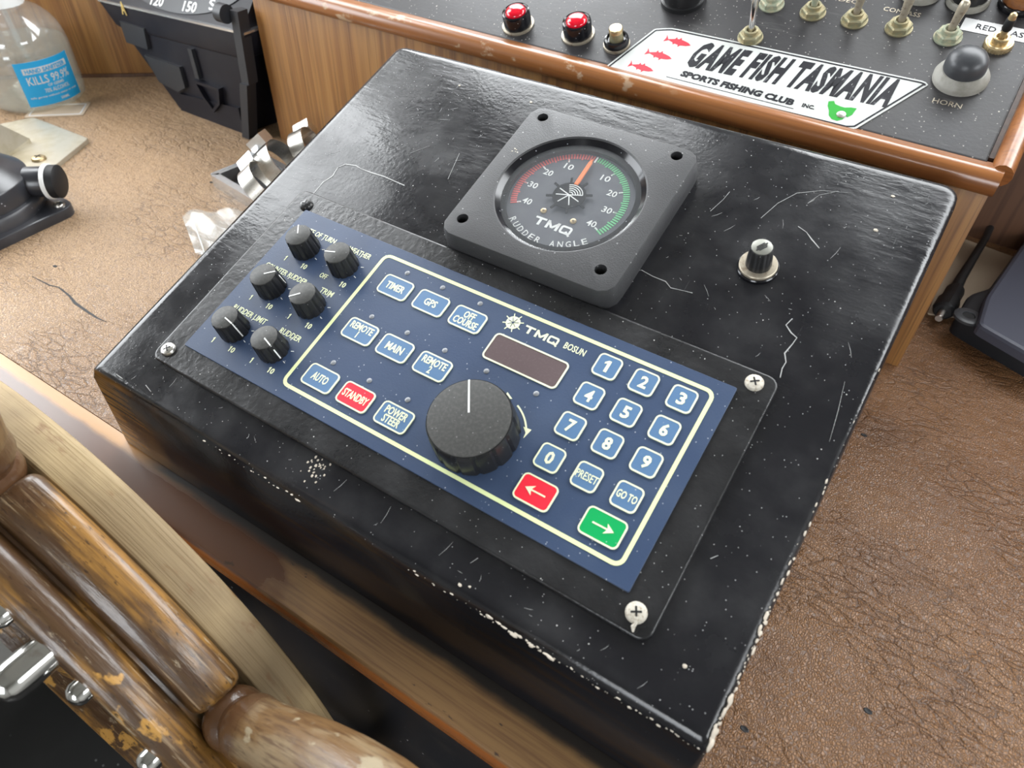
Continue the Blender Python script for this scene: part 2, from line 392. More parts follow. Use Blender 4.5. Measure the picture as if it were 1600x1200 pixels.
rail_m = mat('varnished_rail', (.30, .115, .035), .3, layers=[
    dict(k='noise', sc=(3, 40, 40), lo=.35, hi=.7, col=(.20, .07, .02)), dict(k='noise', sc=(9, 500, 500), lo=.45, hi=.7, col=(.13, .045, .015), amt=.6),
    dict(k='noise', sc=(60, 90, 90), off=(2, 2, 2), lo=.6, hi=.68, col=(.55, .42, .28), rough=.6, amt=.7, mask=dict(k='axis', ax=0, lo=.02, hi=-.06))], coat=.4, coat_r=.15)
vinyl = mat('brown_leathercloth', (.205, .098, .040), .33, layers=[
    dict(k='noise', sc=5, lo=.35, hi=.7, det=4, col=(.275, .142, .060), rough=.4, amt=.8),
    dict(k='noise', sc=14, off=(7, 3, 0), lo=.5, hi=.7, det=5, col=(.13, .064, .033), amt=.5),
    dict(k='axis', ax=0, lo=-.1, hi=-.42, wob=.25, wsc=6, col=(.54, .375, .225), amt=.76),  # paler to the left: window sheen painted into the colour
    dict(k='crack', sc=(760, 560, 700), warp=1.6, wsc=.35, lo=.0, hi=.20, col=(.07, .034, .018), amt=.75),
    dict(k='crack', sc=(60, 150, 60), warp=2.6, wsc=.4, lo=.0, hi=.05, col=(.05, .024, .013), amt=.6, mask=dict(k='noise', sc=12, lo=.45, hi=.6)),
    dict(k='speck', sc=90, r=.05, p=.12, col=(.02, .012, .01))], bumps=[
    dict(k='crack', sc=(760, 560, 700), warp=1.6, wsc=.35, hi=.0, lo=.3, st=.5, d=.0006),
    dict(k='crack', sc=(60, 150, 60), warp=2.6, wsc=.4, hi=.0, lo=.12, st=.5, d=.0012, mask=dict(k='noise', sc=12, lo=.4, hi=.6)),
    dict(k='noise', sc=(60, 110, 60), lo=.3, hi=.7, det=3, st=.3, d=.002)])
strip_m = mat('worn_edge_strip', (.215, .122, .050), .48, layers=[
    dict(k='noise', sc=(20, 700, 700), lo=.4, hi=.7, det=4, col=(.14, .072, .032), amt=.9),
    dict(k='axis', ax=0, lo=-.02, hi=-.06, wob=.16, wsc=(25, 60, 25), col=(.095, .045, .026), rough=.24),
    dict(k='axis', ax=1, lo=-.1035, hi=-.0985, wob=.004, wsc=(40, 40, 40), col=(.38, .19, .055), rough=.3, mask=dict(k='axis', ax=0, lo=-.10, hi=-.19)),
    dict(k='axis', ax=1, lo=-.104, hi=-.098, wob=.006, wsc=(40, 40, 40), col=(.014, .011, .009), rough=.5, mask=dict(k='axis', ax=0, lo=-.19, hi=-.15)),
    dict(k='axis', ax=2, lo=-.0985, hi=-.1005, wob=.003, wsc=40, col=(.26, .085, .02), rough=.25),
    dict(k='noise', sc=(60, 180, 60), lo=.68, hi=.71, col=(.05, .03, .02))])
pale_wood = mat('bare_pale_wood', (.265, .19, .10), .6, mode='cyl', layers=[
    dict(k='noise', sc=(22, 900, 900), lo=.38, hi=.7, det=4, col=(.20, .135, .066), amt=.9),
    dict(k='noise', sc=14, lo=.45, hi=.7, col=(.42, .31, .16), amt=.7),
    dict(k='noise', sc=(45, 120, 120), off=(5, 0, 0), lo=.58, hi=.7, col=(.20, .11, .045), rough=.4)], bumps=[dict(k='noise', sc=(22, 900, 900), lo=.4, hi=.7, st=.3, d=.0005)])
varnish = mat('worn_varnish', (.072, .037, .015), .34, mode='cyl', layers=[
    dict(k='noise', sc=(14, 55, 55), lo=.47, hi=.60, det=6, col=(.29, .145, .034), amt=.95),
    dict(k='noise', sc=(26, 420, 420), lo=.42, hi=.66, det=5, col=(.06, .028, .013), amt=.7),
    dict(k='noise', sc=(28, 700, 700), off=(4, 0, 0), lo=.56, hi=.70, det=4, col=(.34, .24, .14), rough=.6, amt=.75, mask=dict(k='noise', sc=(18, 50, 50), off=(6, 1, 2), lo=.46, hi=.60)),
    dict(k='noise', sc=(24, 40, 40), off=(2.3, 1, 0), lo=.61, hi=.64, det=5, col=(.45, .235, .05), rough=.4),
    dict(k='noise', sc=(40, 160, 160), off=(1, 4, 0), lo=.60, hi=.68, det=8, ro=.7, col=(.33, .26, .17), rough=.65),
    dict(k='noise', sc=(200, 600, 600), lo=.60, hi=.70, col=(.03, .014, .006), amt=.85)],
    bumps=[dict(k='noise', sc=(30, 300, 300), lo=.35, hi=.7, st=.22, d=.0006), dict(k='noise', sc=40, lo=.3, hi=.7, st=.15, d=.001)], coat=.35, coat_r=.2)
handle_m = mat('handle_varnish', (.165, .092, .038), .36, layers=[
    dict(k='noise', sc=(60, 60, 22), lo=.45, hi=.62, det=6, col=(.235, .165, .088), rough=.55),
    dict(k='noise', sc=(500, 500, 40), off=(3, 0, 0), lo=.46, hi=.66, det=6, col=(.085, .042, .018), amt=.85),
    dict(k='noise', sc=(90, 90, 60), off=(1, 6, 0), lo=.62, hi=.68, det=6, col=(.30, .24, .15), rough=.65),
    dict(k='axis', ax=2, lo=.240, hi=.228, wob=.014, wsc=80, col=(.085, .04, .018), rough=.22)], bumps=[dict(k='noise', sc=(500, 500, 60), lo=.3, hi=.7, st=.25, d=.0005)], coat=.35, coat_r=.2)
floor_m = mat('black_floor_mat', (.012, .012, .012), .5, layers=[dict(k='speck', sc=60, r=.1, p=.25, col=(.3, .3, .3)), dict(k='noise', sc=8, lo=.5, hi=.7, col=(.02, .02, .02))])
front_black = mat('black_front_panel', (.012, .012, .014), .3, layers=[dict(k='speck', sc=160, r=.14, p=.15, col=(.3, .3, .3)), dict(k='noise', sc=30, lo=.5, hi=.8, col=(.025, .022, .02))])
cabin_white = mat('cabin_lining', (.50, .49, .46), .6)
dark_wall = mat('dark_wood_wall', (.10, .045, .022), .5, layers=[dict(k='noise', sc=(200, 200, 5), lo=.4, hi=.7, col=(.06, .025, .012))])
grey_paint = mat('grey_deck_paint', (.30, .31, .30), .5)
compass_m = mat('compass_black_plastic', (.009, .009, .014), .42, spec=.3, layers=[dict(k='noise', sc=25, lo=.4, hi=.7, col=(.016, .0155, .02))])
compass_grey = mat('compass_grey_plastic', (.024, .025, .029), .45)
card_m = mat('compass_card', (.018, .02, .024), .4)
gold = mat('gold_print', (.60, .44, .15), .4)
plate_steel = mat('dull_steel_plate', (.55, .51, .42), .38, .65, layers=[dict(k='noise', sc=40, lo=.4, hi=.7, col=(.42, .37, .27), rough=.5)])
alu = mat('bright_alloy', (.70, .71, .72), .25, .9)
cap_white = mat('white_cap', (.80, .81, .80), .35)
label_blue = mat('label_blue', (.016, .31, .60), .4)
cable_m = mat('cable_black', (.010, .010, .011), .45)
card_paper = mat('beige_card', (.42, .33, .24), .7)
device_top = mat('device_blue_grey', (.062, .066, .09), .42)
flake = mat('cream_paint_flake', (.52, .46, .38), .7)
orange_plastic = mat('copper_tag', (.50, .26, .12), .4, .6)
glass = clear_mat('gauge_glass', refl=.05, rough=.08, haze=.05, haze_col=(.55, .58, .62))  # diffuse haze in the glass stands in for reflections over the dial
bag_m = clear_mat('polythene', tint=(.95, .96, .96), rough=.2, refl=.045, haze=.11, haze_col=(.85, .87, .85))
bottle_m = clear_mat('clear_bottle_plastic', tint=(.97, .98, .97), rough=.05, refl=.10, haze=.10, haze_col=(.9, .92, .9))
gel_m = clear_mat('clear_gel', tint=(.90, .91, .88), rough=.02, refl=.02, haze=.12, haze_col=(.75, .75, .68))
dome_glass = clear_mat('compass_dome', refl=.05, rough=.03)


# ================================================================ LARGE STRUCTURE
def struct(name, bm, m):
    o = obj(name, bm, m, None, 30, 'structure'); o.location = (0, 0, ZOFF); return o
fl, fr_, fb, ff = ROOM['l'], ROOM['r'], ROOM['b'], ROOM['f']; top = ROOM['top']; FZ = -ZOFF
bm = BM(); box(bm, fl-.1, fr_+.1, fb-.1, ff+.1, FZ-.05, FZ); struct('floor', bm, floor_m)
bm = BM(); box(bm, fl-.1, fr_+.1, fb-.1, ff+.1, top, top+.05); struct('ceiling', bm, cabin_white)
def wall_x(name, y, yo, ops, m):         # wall across X at y with openings x0,x1,z0,z1 from left to right
    bm = BM(); y0, y1 = min(y, yo), max(y, yo); x = fl-.1
    for op in ops:
        box(bm, x, op[0], y0, y1, FZ, top); x = op[1]
        box(bm, op[0], op[1], y0, y1, op[3], top)
        if op[2] > FZ+.02: box(bm, op[0], op[1], y0, y1, FZ, op[2])
    box(bm, x, fr_+.1, y0, y1, FZ, top)
    struct(name, bm, m)
def wall_y(name, x, xo, ops, m):
    bm = BM(); x0, x1 = min(x, xo), max(x, xo); y = fb
    for op in ops:
        box(bm, x0, x1, y, op[0], FZ, top); y = op[1]
        box(bm, x0, x1, op[0], op[1], op[3], top); box(bm, x0, x1, op[0], op[1], FZ, op[2])
    box(bm, x0, x1, y, ff, FZ, top)
    struct(name, bm, m)
wall_x('wall_front', ff, ff+.04, (WIN_F0, WIN_F, WIN_F2), cabin_white)
bm = BM(); box(bm, .20, fr_-.002, ff-.014, ff-.002, BENCH, .22, .002); struct('trim_1', bm, dark_wall)
wall_x('wall_back', fb, fb-.04, (FILL_B,), cabin_white)
wall_y('wall_left', fl, fl-.04, (FILL_L, WIN_L), cabin_white)
wall_y('wall_right', fr_, fr_+.04, (WIN_R,), cabin_white)
# diagonal veneered panel behind the bottle
bm = BM(); p0, p1 = Vector((-.845, .150)), Vector((-.436, .489)); dn = (p1-p0).normalized(); pn = Vector((-dn.y, dn.x))*.012
prism(bm, [tuple(p0), tuple(p1), tuple(p1+pn), tuple(p0+pn)], BENCH, .26, .002); struct('wall_corner', bm, veneer)
bm = BM(); a_ = p0-pn*.35; b_ = p1-pn*.35
prism(bm, [tuple(a_), tuple(b_), tuple(p1), tuple(p0)], BENCH, BENCH+.0035, .001); struct('baseboard_corner', bm, dark_wall)

def rounded(pts, rs, n=5):
    out = []
    for i, p in enumerate(pts):
        p = Vector(p); a = (Vector(pts[i-1])-p).normalized(); b = (Vector(pts[(i+1) % len(pts)])-p).normalized()
        for k in range(n+1):
            t = k/n; q0 = p+a*rs[i]; q1 = p+b*rs[i]
            q = q0.lerp(p, t).lerp(p.lerp(q1, t), t); out.append(q)
    return out

# ================================================================ DASHBOARD
def part(name, bm, m, parent, dz=0, **k):
    o = obj(name, bm, m, parent, **k); o.location = (0, 0, dz); return o
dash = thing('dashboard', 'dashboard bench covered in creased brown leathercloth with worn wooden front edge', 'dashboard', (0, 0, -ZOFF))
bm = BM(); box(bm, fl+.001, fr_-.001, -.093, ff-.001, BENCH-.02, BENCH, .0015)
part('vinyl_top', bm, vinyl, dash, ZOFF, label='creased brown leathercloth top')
bm = BM()
st = [(-.093, BENCH-.021), (-.121, BENCH-.021), (-.1225, BENCH-.018), (-.1225, BENCH-.006), (-.1212, BENCH-.0035), (-.118, BENCH-.0025), (-.099, BENCH-.001), (-.093, BENCH-.001)]
loft(bm, [[(x, y, z) for y, z in st] for x in [fl+.001+i*(fr_-fl-.002)/60 for i in range(61)]])
part('edge_strip', bm, strip_m, dash, ZOFF, label='worn wooden edge strip with flaking dark varnish')
bm = BM(); box(bm, fl+.001, fr_-.001, -.108, -.100, FZ+.06, BENCH-.021, .001)
part('front_panel', bm, front_black, dash, ZOFF, label='black scuffed panel below the edge')
for i, (x, y) in enumerate(((86, 416), (330, 285), (1350, 680), (1163, 1139), (1356, 1111), (395, 268), (560, 905))[:5]):
    p = bench(x, y); bm = BM()
    lathe(bm, [(.0019, 0), (.0015, .0003), (.0008, .0002), (.0005, .0001)], 10, Matrix.Translation(p) @ Matrix.Diagonal((1.2, .8, 1, 1)))
    part('screw_hole', bm, black_matt, dash, ZOFF)
bm = BM(); pts = [bench(*q) for q in ((50, 432), (78, 446), (92, 449), (108, 462), (118, 474), (138, 488), (152, 497), (166, 503))]
ribbon(bm, [(p.x, p.y) for p in pts], [.0004, .0012, .0010, .0016, .0022, .0018, .0012, .0004], BENCH, BENCH+.0002)
part('tear', bm, black_matt, dash, ZOFF)
# grey step on the cabin floor at the far left
sp0 = bench(0, 1022, FZ+.02); sp1 = bench(80, 1040, FZ+.02); sd = (sp1-sp0).normalized(); sn = Vector((-sd.y, sd.x, 0))
stp = thing('floor_step', 'grey painted step on the floor under the wheel', 'step', (sp0.x, sp0.y, FZ))
bm = BM(); q = [Vector((0, 0, 0))+sd*(-.3), Vector((0, 0, 0))+sd*.015, sd*.015+sn*.12, sd*(-.3)+sn*.12]
prism(bm, [tuple(p) for p in rounded([(p.x, p.y) for p in q], [.01]*4, 3)], 0, .02, .004); obj('tread', bm, grey_paint, stp)

# ================================================================ SWITCH CONSOLE
con = thing('switch_console', 'teak veneered switch console with rounded rail and sloping black plate', 'console', (-.11, .262, BENCH))
CX0, CX1, CY = -.4255, .2025, .262
def cpart(name, bm, m, **k):
    o = obj(name, bm, m, con, **k); o.location = (.11, -.262, -BENCH); return o
bm = BM(); box(bm, CX0, CX1, CY, CY+.012, BENCH, .052, .0015); cpart('front_board', bm, veneer)
bm = BM(); prof = [(CY+.012, BENCH), (.47, BENCH), (.47, .13), (.44, .132), (CY+.012, .062)]
loft(bm, [[(x, y, z) for y, z in prof] for x in (CX0, CX0+.012)]); cpart('side_board', bm, veneer)
bm = BM(); loft(bm, [[(x, y, z) for y, z in prof] for x in (CX1-.012, CX1)]); cpart('side_board', bm, dark_wall)
# rounded front rail
prof = []
for a in range(75, 256, 15):
    t = math.radians(a); prof.append((.2588+.0082*math.cos(t), .0550+.0082*math.sin(t)))
prof += [(.2600, .0455), (.268, .050), (.268, .0620)]
def rail(x0, x1):
    bm = BM(); loft(bm, [[(x, y, z) for y, z in prof] for x in [x0+(x1-x0)*i/8 for i in range(9)]]); return bm
cpart('front_rail', rail(CX0-.004, .2040), rail_m, label='varnished half-round rail with chipped patches')
# side rail follows the slope
bm = BM(); rings = []
for t in (0, .25, .5, .75, 1):
    c0 = P0 + RS @ Vector((.2030, -.006+t*.205, -.002))
    rings.append([c0 + Vector((.0065*math.cos(k*PI/6), 0, 0)) + (RS @ Vector((0, 0, 1)))*.0085*math.sin(k*PI/6) for k in range(12)])
loft(bm, rings); cpart('side_rail', bm, rail_m)
bm = BM(); Mp = Matrix.Translation(P0) @ RS.to_4x4()
box(bm, CX0+.002, .1935, .0, .195, -.004, 0, .001, Mp); cpart('top_plate', bm, switch_plate, label='scuffed grey-black switch plate')
tp = con.children[-1]
def tpart(name, bm, m, **k):
    o = obj(name, bm, m, tp, **k); return o
for s_, u, v, ww in (('HORN', 159.5, 38.2, 17), ('DECK', 74, 112, 17), ('COMPASS', 108, 111, 24)):
    bm = BM(); text_bm(bm, s_, ww/1000, .0042, u/1000, v/1000, 0, .0002, 0, 0, 0, Mp)
    tpart('lettering', bm, lever_dull)

# ================================================================ INSTRUMENT BOX
ibox = thing('instrument_box', 'black painted wedge-shaped instrument box with chipped edges', 'instrument box', (0, .05, BENCH))
def ipart(name, bm, m, **k):
    o = obj(name, bm, m, ibox, **k); o.location = (0, -.05, -BENCH); return o
top4 = [(-.1961, -.1017), (.1851, -.0995), (.1868, .2180), (-.1945, .2085)]
oc = rounded(top4, (.0040, .0045, .011, .009))
bm = BM(); rings = []
def onp(q, h=0): return RT @ Vector((q[0], q[1], h))
base = [onp(q) for q in oc]
rings.append([Vector((p.x, p.y, BENCH)) for p in base])
rings.append([Vector((p.x, p.y, p.z-.0050)) for p in base])
for d, h in ((.0005, -.0026), (.0017, -.0010), (.0044, 0), (.0068, 0)):
    rings.append([onp(q, h) for q in rounded(inset(top4, d), [max(.0012, r-d) for r in (.0040, .0045, .011, .009)])])
loft(bm, rings)
body = ipart('body', bm, paint)
bm = BM()
for (x0, y0), (x1, y1), n, s in (((307, 678), (470, 775), 20, .8), ((640, 876), (760, 955), 14, .7), ((752, 957), (866, 1030), 26, 1.3), ((866, 1030), (1108, 1166), 32, .7), ((1300, 742), (1205, 958), 16, .8), ((1205, 950), (1112, 1160), 38, 1.1), ((1115, 1120), (1108, 1165), 10, 1.8), ((1392, 560), (1310, 735), 7, .6)):
    for i in range(n):
        t = (i+random.random())/n
        u, v = pan(x0+(x1-x0)*t, y0+(y1-y0)*t)
        fr = abs(x1-x0) > abs(y1-y0)
        sz = s*(.00025+.0009*random.random()**2.2)*(.8 if fr else 1)
        if fr: c = onp((u, -.1012+random.uniform(-.0004, .0008)), -.0006); sc = (sz*random.uniform(1, 3), sz*.7, sz*.5)
        else: c = onp((.1848+random.uniform(-.001, .0004), v), -.0006); sc = (sz*.7, sz*random.uniform(1, 3), sz*.5)
        blob(bm, c, sc, RT.to_4x4(), 1)
for i in range(26):
    u, v = pan(492+random.gauss(0, 12), 728+random.gauss(0, 9)); s = random.uniform(.0003, .0008)
    blob(bm, onp((u, v), .0001), (s, s*1.3, s*.4), RT.to_4x4(), 1)
for q in ((719, 914, .0011), (734, 917, .0007), (1070, 1041, .0012), (808, 238, .001), (1146, 600, .0008), (718, 134, .0010), (830, 160, .0012), (1395, 307, .0012), (1368, 360, .0014)):
    u, v = pan(q[0], q[1]); blob(bm, onp((u, v), .0002), (q[2], q[2]*.8, q[2]*.4), RT.to_4x4(), 1)
ipart('paint_flake', bm, flake, kind='stuff', label='cream flakes where the paint is chipped')
scr = mat('scratch_grey', (.36, .36, .355), .5)
bm = BM(); Mt = RT.to_4x4()
for pts, wd in (([(490, 303), (505, 285), (520, 275), (528, 262), (540, 257)], 2.0), ([(540, 257), (556, 259), (564, 264), (580, 270), (600, 276), (618, 284), (632, 290)], 2.0),
    ([(1247, 354), (1260, 363), (1268, 374), (1280, 388)], 1.6), ([(1002, 422), (1020, 432), (1040, 440), (1048, 450), (1070, 455), (1082, 458)], 1.0),
    ([(1238, 498), (1228, 508), (1236, 520), (1245, 528), (1238, 538), (1226, 552), (1228, 566), (1222, 576), (1219, 590)], 1.6),
    ([(1190, 340), (1215, 318), (1245, 302), (1285, 298), (1330, 302)], .5), ([(1110, 330), (1130, 312), (1140, 300)], .5), ([(1262, 318), (1280, 305), (1310, 299)], .5),
    ([(1320, 596), (1310, 640), (1296, 690)], .5), ([(735, 880), (747, 872)], .7), ([(1110, 873), (1122, 868)], 1.2), ([(700, 280), (718, 240)], .6), ([(640, 240), (672, 228)], .4),
    ([(1060, 560), (1085, 552)], .5), ([(236, 612), (228, 602)], .8), ([(182, 585), (192, 592)], .9)):
    q = [pan(*p) for p in pts]
    ribbon(bm, q, [wd*.0003*random.uniform(.4, 1.5) for _ in q], .0, .00025, Mt)
rs = random.Random(3)
for _ in range(70):
    u = rs.uniform(-.185, .175); v = rs.uniform(.068, .205) if rs.random() < .8 else rs.uniform(-.095, -.082)
    a_ = rs.choice((1.1, 1.3, 2.6, .3, 1.8))+rs.gauss(0, .25); L_ = .0015+.008*rs.random()**2
    q = [(u, v), (u+L_*.5*math.cos(a_)+.0003, v+L_*.5*math.sin(a_)), (u+L_*math.cos(a_), v+L_*math.sin(a_))]
    if all(-.188 < x < .178 and y < .207 for x, y in q) and not any(abs(x-.0004) < .06 and abs(y-.1193) < .06 for x, y in q):
        ribbon(bm, q, [.00006, .00016, .00005], 0, .00012, Mt)
ipart('scratch', bm, scr, kind='stuff', label='pale cracks and scratches in the paint')

# ================================================================ AUTOPILOT CONTROL PANEL
ap = on_panel('autopilot_control_panel', 'autopilot control panel with blue face, keypad and knobs on black box', 'control panel', 0, 0)
bm = BM(); prism(bm, rr(.3126, .1400, .006, 5, -.0082, -.0072), 0, .003, .0012, 3); obj('backing_plate', bm, plate_paint, ap)
bm = BM(); prism(bm, rr(.2816, .1112, .0008, 2, -.0089, -.0067), .003, .0040, .0002, 1); obj('face_label', bm, blue, ap)
H = .0040
fl_ = ap.children[-1]
bm = BM(); ring_flat(bm, rr(.2045, .0980, .005, 5, .0223, -.0064), .0020, H-.0002, H+.0002); obj('border_line', bm, cream, fl_)
def one(bm, cx, cy, h, z0, z1, k=.16):
    prism(bm, [(cx+x*h, cy+y*h) for x, y in ((k*.6, -.5), (k*.6, .5), (-k*.3, .5), (-k*1.25, .30), (-k*1.25, .14), (-k*.4, .24), (-k*.4, -.5))], z0, z1)
def key(cx, cy, w_, h_, txt, tw, th, m=key_blue, bold=.02, lcol=cream2, r=.0026):
    bm = BM(); prism(bm, rr(w_, h_, r, 4, cx, cy), H-.0001, H+.0006, .0003, 1)
    b = obj('button', bm, m, ap, label={key_red: 'red key', key_green: 'green key'}.get(m))
    bm = BM(); ring_flat(bm, rr(w_+.0004, h_+.0004, r+.0001, 4, cx, cy), .0008, H, H+.0007); obj('outline', bm, cream2, b)
    bm = BM()
    if txt in ('<', '>'):
        d = 1 if txt == '>' else -1
        sh = [(-.0052, .0004), (.0022, .0004), (.0012, .0026), (.0056, 0), (.0012, -.0026), (.0022, -.0004), (-.0052, -.0004)]
        prism(bm, [(cx+d*x, cy+d*y) for x, y in sh], H+.0005, H+.00075)
    elif txt == '1': one(bm, cx, cy, th, H+.0005, H+.00075, .24)
    else:
        text_bm(bm, txt, tw, th, cx, cy, H+.0005, H+.00075, bold)
    obj('lettering', bm, lcol, b)
mm = .001
for i, (t, x, tw, th) in enumerate((('TIMER', -59.3, 12.5, 4.6), ('GPS', -34.3, 8, 4.6), ('OFF\nCOURSE', -9.4, 15, 9.2))): key(x*mm, 24.3*mm, .0196, .0128, t, tw*mm, th*mm)
for i, (t, x, tw, th) in enumerate((('REMOTE\n1', -59.6, 15, 9.2), ('MAIN', -35, 11, 4.8), ('REMOTE\n2', -9.8, 15, 9.2))): key(x*mm, -8.9*mm, .0196, .0128, t, tw*mm, th*mm)
for i, (t, x, tw, th, m) in enumerate((('AUTO', -60.8, 10.5, 4.8, key_blue), ('STANDBY', -36, 16, 4.6, key_red), ('POWER\nSTEER', -10.3, 13.6, 9.4, key_blue))): key(x*mm, -42.7*mm, .0196, .0128, t, tw*mm, th*mm, m)
for i, t in enumerate('123456789'):
    key((71.3+20.1*(i % 3))*mm, (31.5-18.6*(i//3))*mm, .0126, .0128, t, (2.6 if t == '1' else 4.1)*mm, .0068, bold=.03)
key(.0709, -.0248, .0126, .0128, '0', .0041, .0068, bold=.03)
key(.0910, -.0249, .0126, .0128, 'PRESET', .0110, .0040, bold=.006)
key(.1115, -.0248, .0126, .0128, 'GO TO', .0100, .0040)
key(.0738, -.0427, .0186, .0136, '<', 0, 0, key_red); key(.1088, -.0426, .0196, .0136, '>', 0, 0, key_green)
bm = BM(); prism(bm, rr(.0432, .0154, .0022, 4, .0320, .0163), H-.0001, H+.0003, .0001, 1); d_ = obj('display_window', bm, lcd, ap, label='dark brownish display window')
bm = BM(); ring_flat(bm, rr(.0447, .0169, .0028, 4, .0320, .0163), .0009, H, H+.0005); obj('outline', bm, cream2, d_)
for x, y in ((-59.3, 35.9), (-34.4, 36.2), (-9, 36.2), (-59.8, 2.2), (-34.9, 2.5), (-9.6, 2.4), (-60.7, -31.5), (-35.6, -31.3), (-10.1, -31.1), (17.4, 1.8), (47.2, 2.2)):
    bm = BM(); lathe(bm, [(.0015, H-.0001), (.0015, H+.0002), (.0010, H+.0005), (.0004, H+.0006)], 14, Matrix.Translation((x*mm, y*mm, 0))); obj('indicator_light', bm, led_grey, ap)
# printed emblem and name
def tmq(bm, cx, cy, w, h, z0, z1, s=.22):
    t = h*s; k = w/3.45
    def st(p, ww=t): ribbon(bm, p, ww, z0, z1)
    x0 = cx-w/2; y0 = cy-h/2; y1 = cy+h/2
    st([(x0, y1-t/2), (x0+k, y1-t/2)]); st([(x0+k/2, y1-t), (x0+k/2, y0)], t*1.25)
    m0 = x0+k*1.15; m1 = m0+k*1.12
    st([(m0+t*.6, y0), (m0+t*.6, y1)], t*1.2); st([(m1-t*.6, y0), (m1-t*.6, y1)], t*1.2)
    mx = (m0+m1)/2; st([(m0+t*.6, y1-t*.5), (mx, y0+t*.9)], t*1.1); st([(m1-t*.6, y1-t*.5), (mx, y0+t*.9)], t*1.1)
    q0 = m1+k*.15; q1 = cx+w/2
    ring_flat(bm, rr(q1-q0, h, h*.28, 4, (q0+q1)/2, cy), t, z0, z1); st([(q1-k*.45, y0+h*.34), (q1, y0-h*.10)], t*.95)
def emblem(bm, cx, cy, r, z0, z1, long=1.45):
    for k in range(8):
        a = PI/8+k*PI/4
        ribbon(bm, [(cx+r*.9*math.cos(a), cy+r*.9*math.sin(a)), (cx+r*long*math.cos(a), cy+r*long*math.sin(a))], r*.13, z0, z1)
    prism(bm, arc(cx, cy, r, 0, 345, 23), z0, z1)
bm = BM(); emblem(bm, .0140, .0335, .0040, H-.0001, H+.0002); o_ = obj('wheel_emblem', bm, cream2, fl_)
bm = BM()
for k in range(7):
    a = math.radians(20+k*50); ribbon(bm, [(.0140, .0335), (.0140+.0031*math.cos(a), .0335+.0031*math.sin(a))], .0003, H, H+.00035)
obj('emblem_line', bm, blue, fl_)
bm = BM(); tmq(bm, .0317, .0332, .0205, .0046, H-.0001, H+.0002); obj('lettering', bm, cream2, fl_)
bm = BM(); text_bm(bm, 'BOSUN', .0120, .0040, .0516, .0335, H-.0001, H+.0002, .008); obj('lettering', bm, cream2, fl_)
bm = BM(); A = arc(.0322, -.0305, .0248, 66, 30, 12); ribbon(bm, A, .0009, H-.0001, H+.0002)
p = Vector(A[-1]); prism(bm, [(p.x-.0026, p.y+.0016), (p.x+.0018, p.y+.0020), (p.x+.0006, p.y-.0036), (p.x, p.y-.0006)], H-.0001, H+.0002)
A = arc(.0322, -.0305, .0248, 100, 84, 6); ribbon(bm, A, .0009, H-.0001, H+.0002)
p = Vector(A[-1]); prism(bm, [(p.x-.001, p.y+.0022), (p.x-.001, p.y-.0022), (p.x+.0032, p.y)], H-.0001, H+.0002)
obj('rotation_arrow', bm, cream2, fl_)
KN = (('RATE OF TURN', 26, -127.8, 24.0, 126.8, '1'), ('WEATHER', 17, -97.0, 23.6, -161, 'OFF'), ('COUNTER RUDDER', 33, -127.8, -8.0, 40.4, '1'),
      ('TRIM', 9.5, -97.0, -8.0, -135.5, '1'), ('RUDDER LIMIT', 26, -127.9, -40.7, -10.7, '1'), ('RUDDER', 15.5, -97.2, -40.6, -18.2, '1'))
bm = BM(); bw = BM()
for t, tw, x, y, a, lo in KN:
    cx = x+.5 if tw > 20 else x+2
    text_bm(bm, t, tw*mm, .0037, cx*mm, (y+12.1)*mm, H-.0001, H+.0002, .008)
    if lo == '1': one(bm, (x-7.4)*mm, (y-11)*mm, .0036, H-.0001, H+.0002)
    else: text_bm(bm, lo, .0052, .0034, (x-7.4)*mm, (y-11)*mm, H-.0001, H+.0002, .008)
    one(bm, (x+6.2)*mm, (y-11)*mm, .0036, H-.0001, H+.0002)
    text_bm(bm, '0', .0021, .0036, (x+8.4)*mm, (y-11)*mm, H-.0001, H+.0002, .02)
    for q in (-60, -18, 22, 66, 114, 158, 200, 240):
        if q in (66, 114, 158, 22, -18, 200):
            ribbon(bw, [((x+10.2*math.cos(math.radians(q)))*mm, (y+10.2*math.sin(math.radians(q)))*mm), ((x+12.0*math.cos(math.radians(q)))*mm, (y+12.0*math.sin(math.radians(q)))*mm)], .0004, H-.0001, H+.0002)
obj('lettering', bm, cream2, fl_); obj('scale_mark', bw, white_print, fl_, kind='stuff')
def flute(k, n, r, z): return .925 if (k % 4 == 3) else 1
def knob(parent, name, x, y, prof, tr, ang, n=48, w_=.0007, side=True, fl2=flute, label=None):
    Mk = Matrix.Translation((x, y, 0)); zt = prof[-1][1]
    bm = BM(); lathe(bm, prof, n, Mk, lambda k, n, r, z: fl2(k, n, r, z) if r > tr*1.02 else 1)
    b = obj(name, bm, knob_black, parent, 30, label=label)
    bm = BM(); lathe(bm, [(tr*.99, zt-.0004), (tr*.985, zt+.0003), (tr*.95, zt+.0005)], n, Mk); obj('cap', bm, knob_top, b)
    a = math.radians(ang); bm = BM()
    Ml = Mk @ Matrix.Rotation(a, 4, 'Z')
    ribbon(bm, [(tr*.12, 0), (tr*.99, 0)], w_, zt+.0003, zt+.0007, Ml)
    if side:
        rb = prof[1][0]; zb = prof[1][1]
        loft(bm, [[(tr*.97, -w_/2, zt), (tr*.97, w_/2, zt), (tr*1.03, w_/2, zt), (tr*1.03, -w_/2, zt)], [(rb*.98, -w_/2, zb+.001), (rb*.98, w_/2, zb+.001), (rb*1.02, w_/2, zb+.001), (rb*1.02, -w_/2, zb+.001)]], True, True, Ml)
    obj('pointer', bm, white_print, b)
    return b
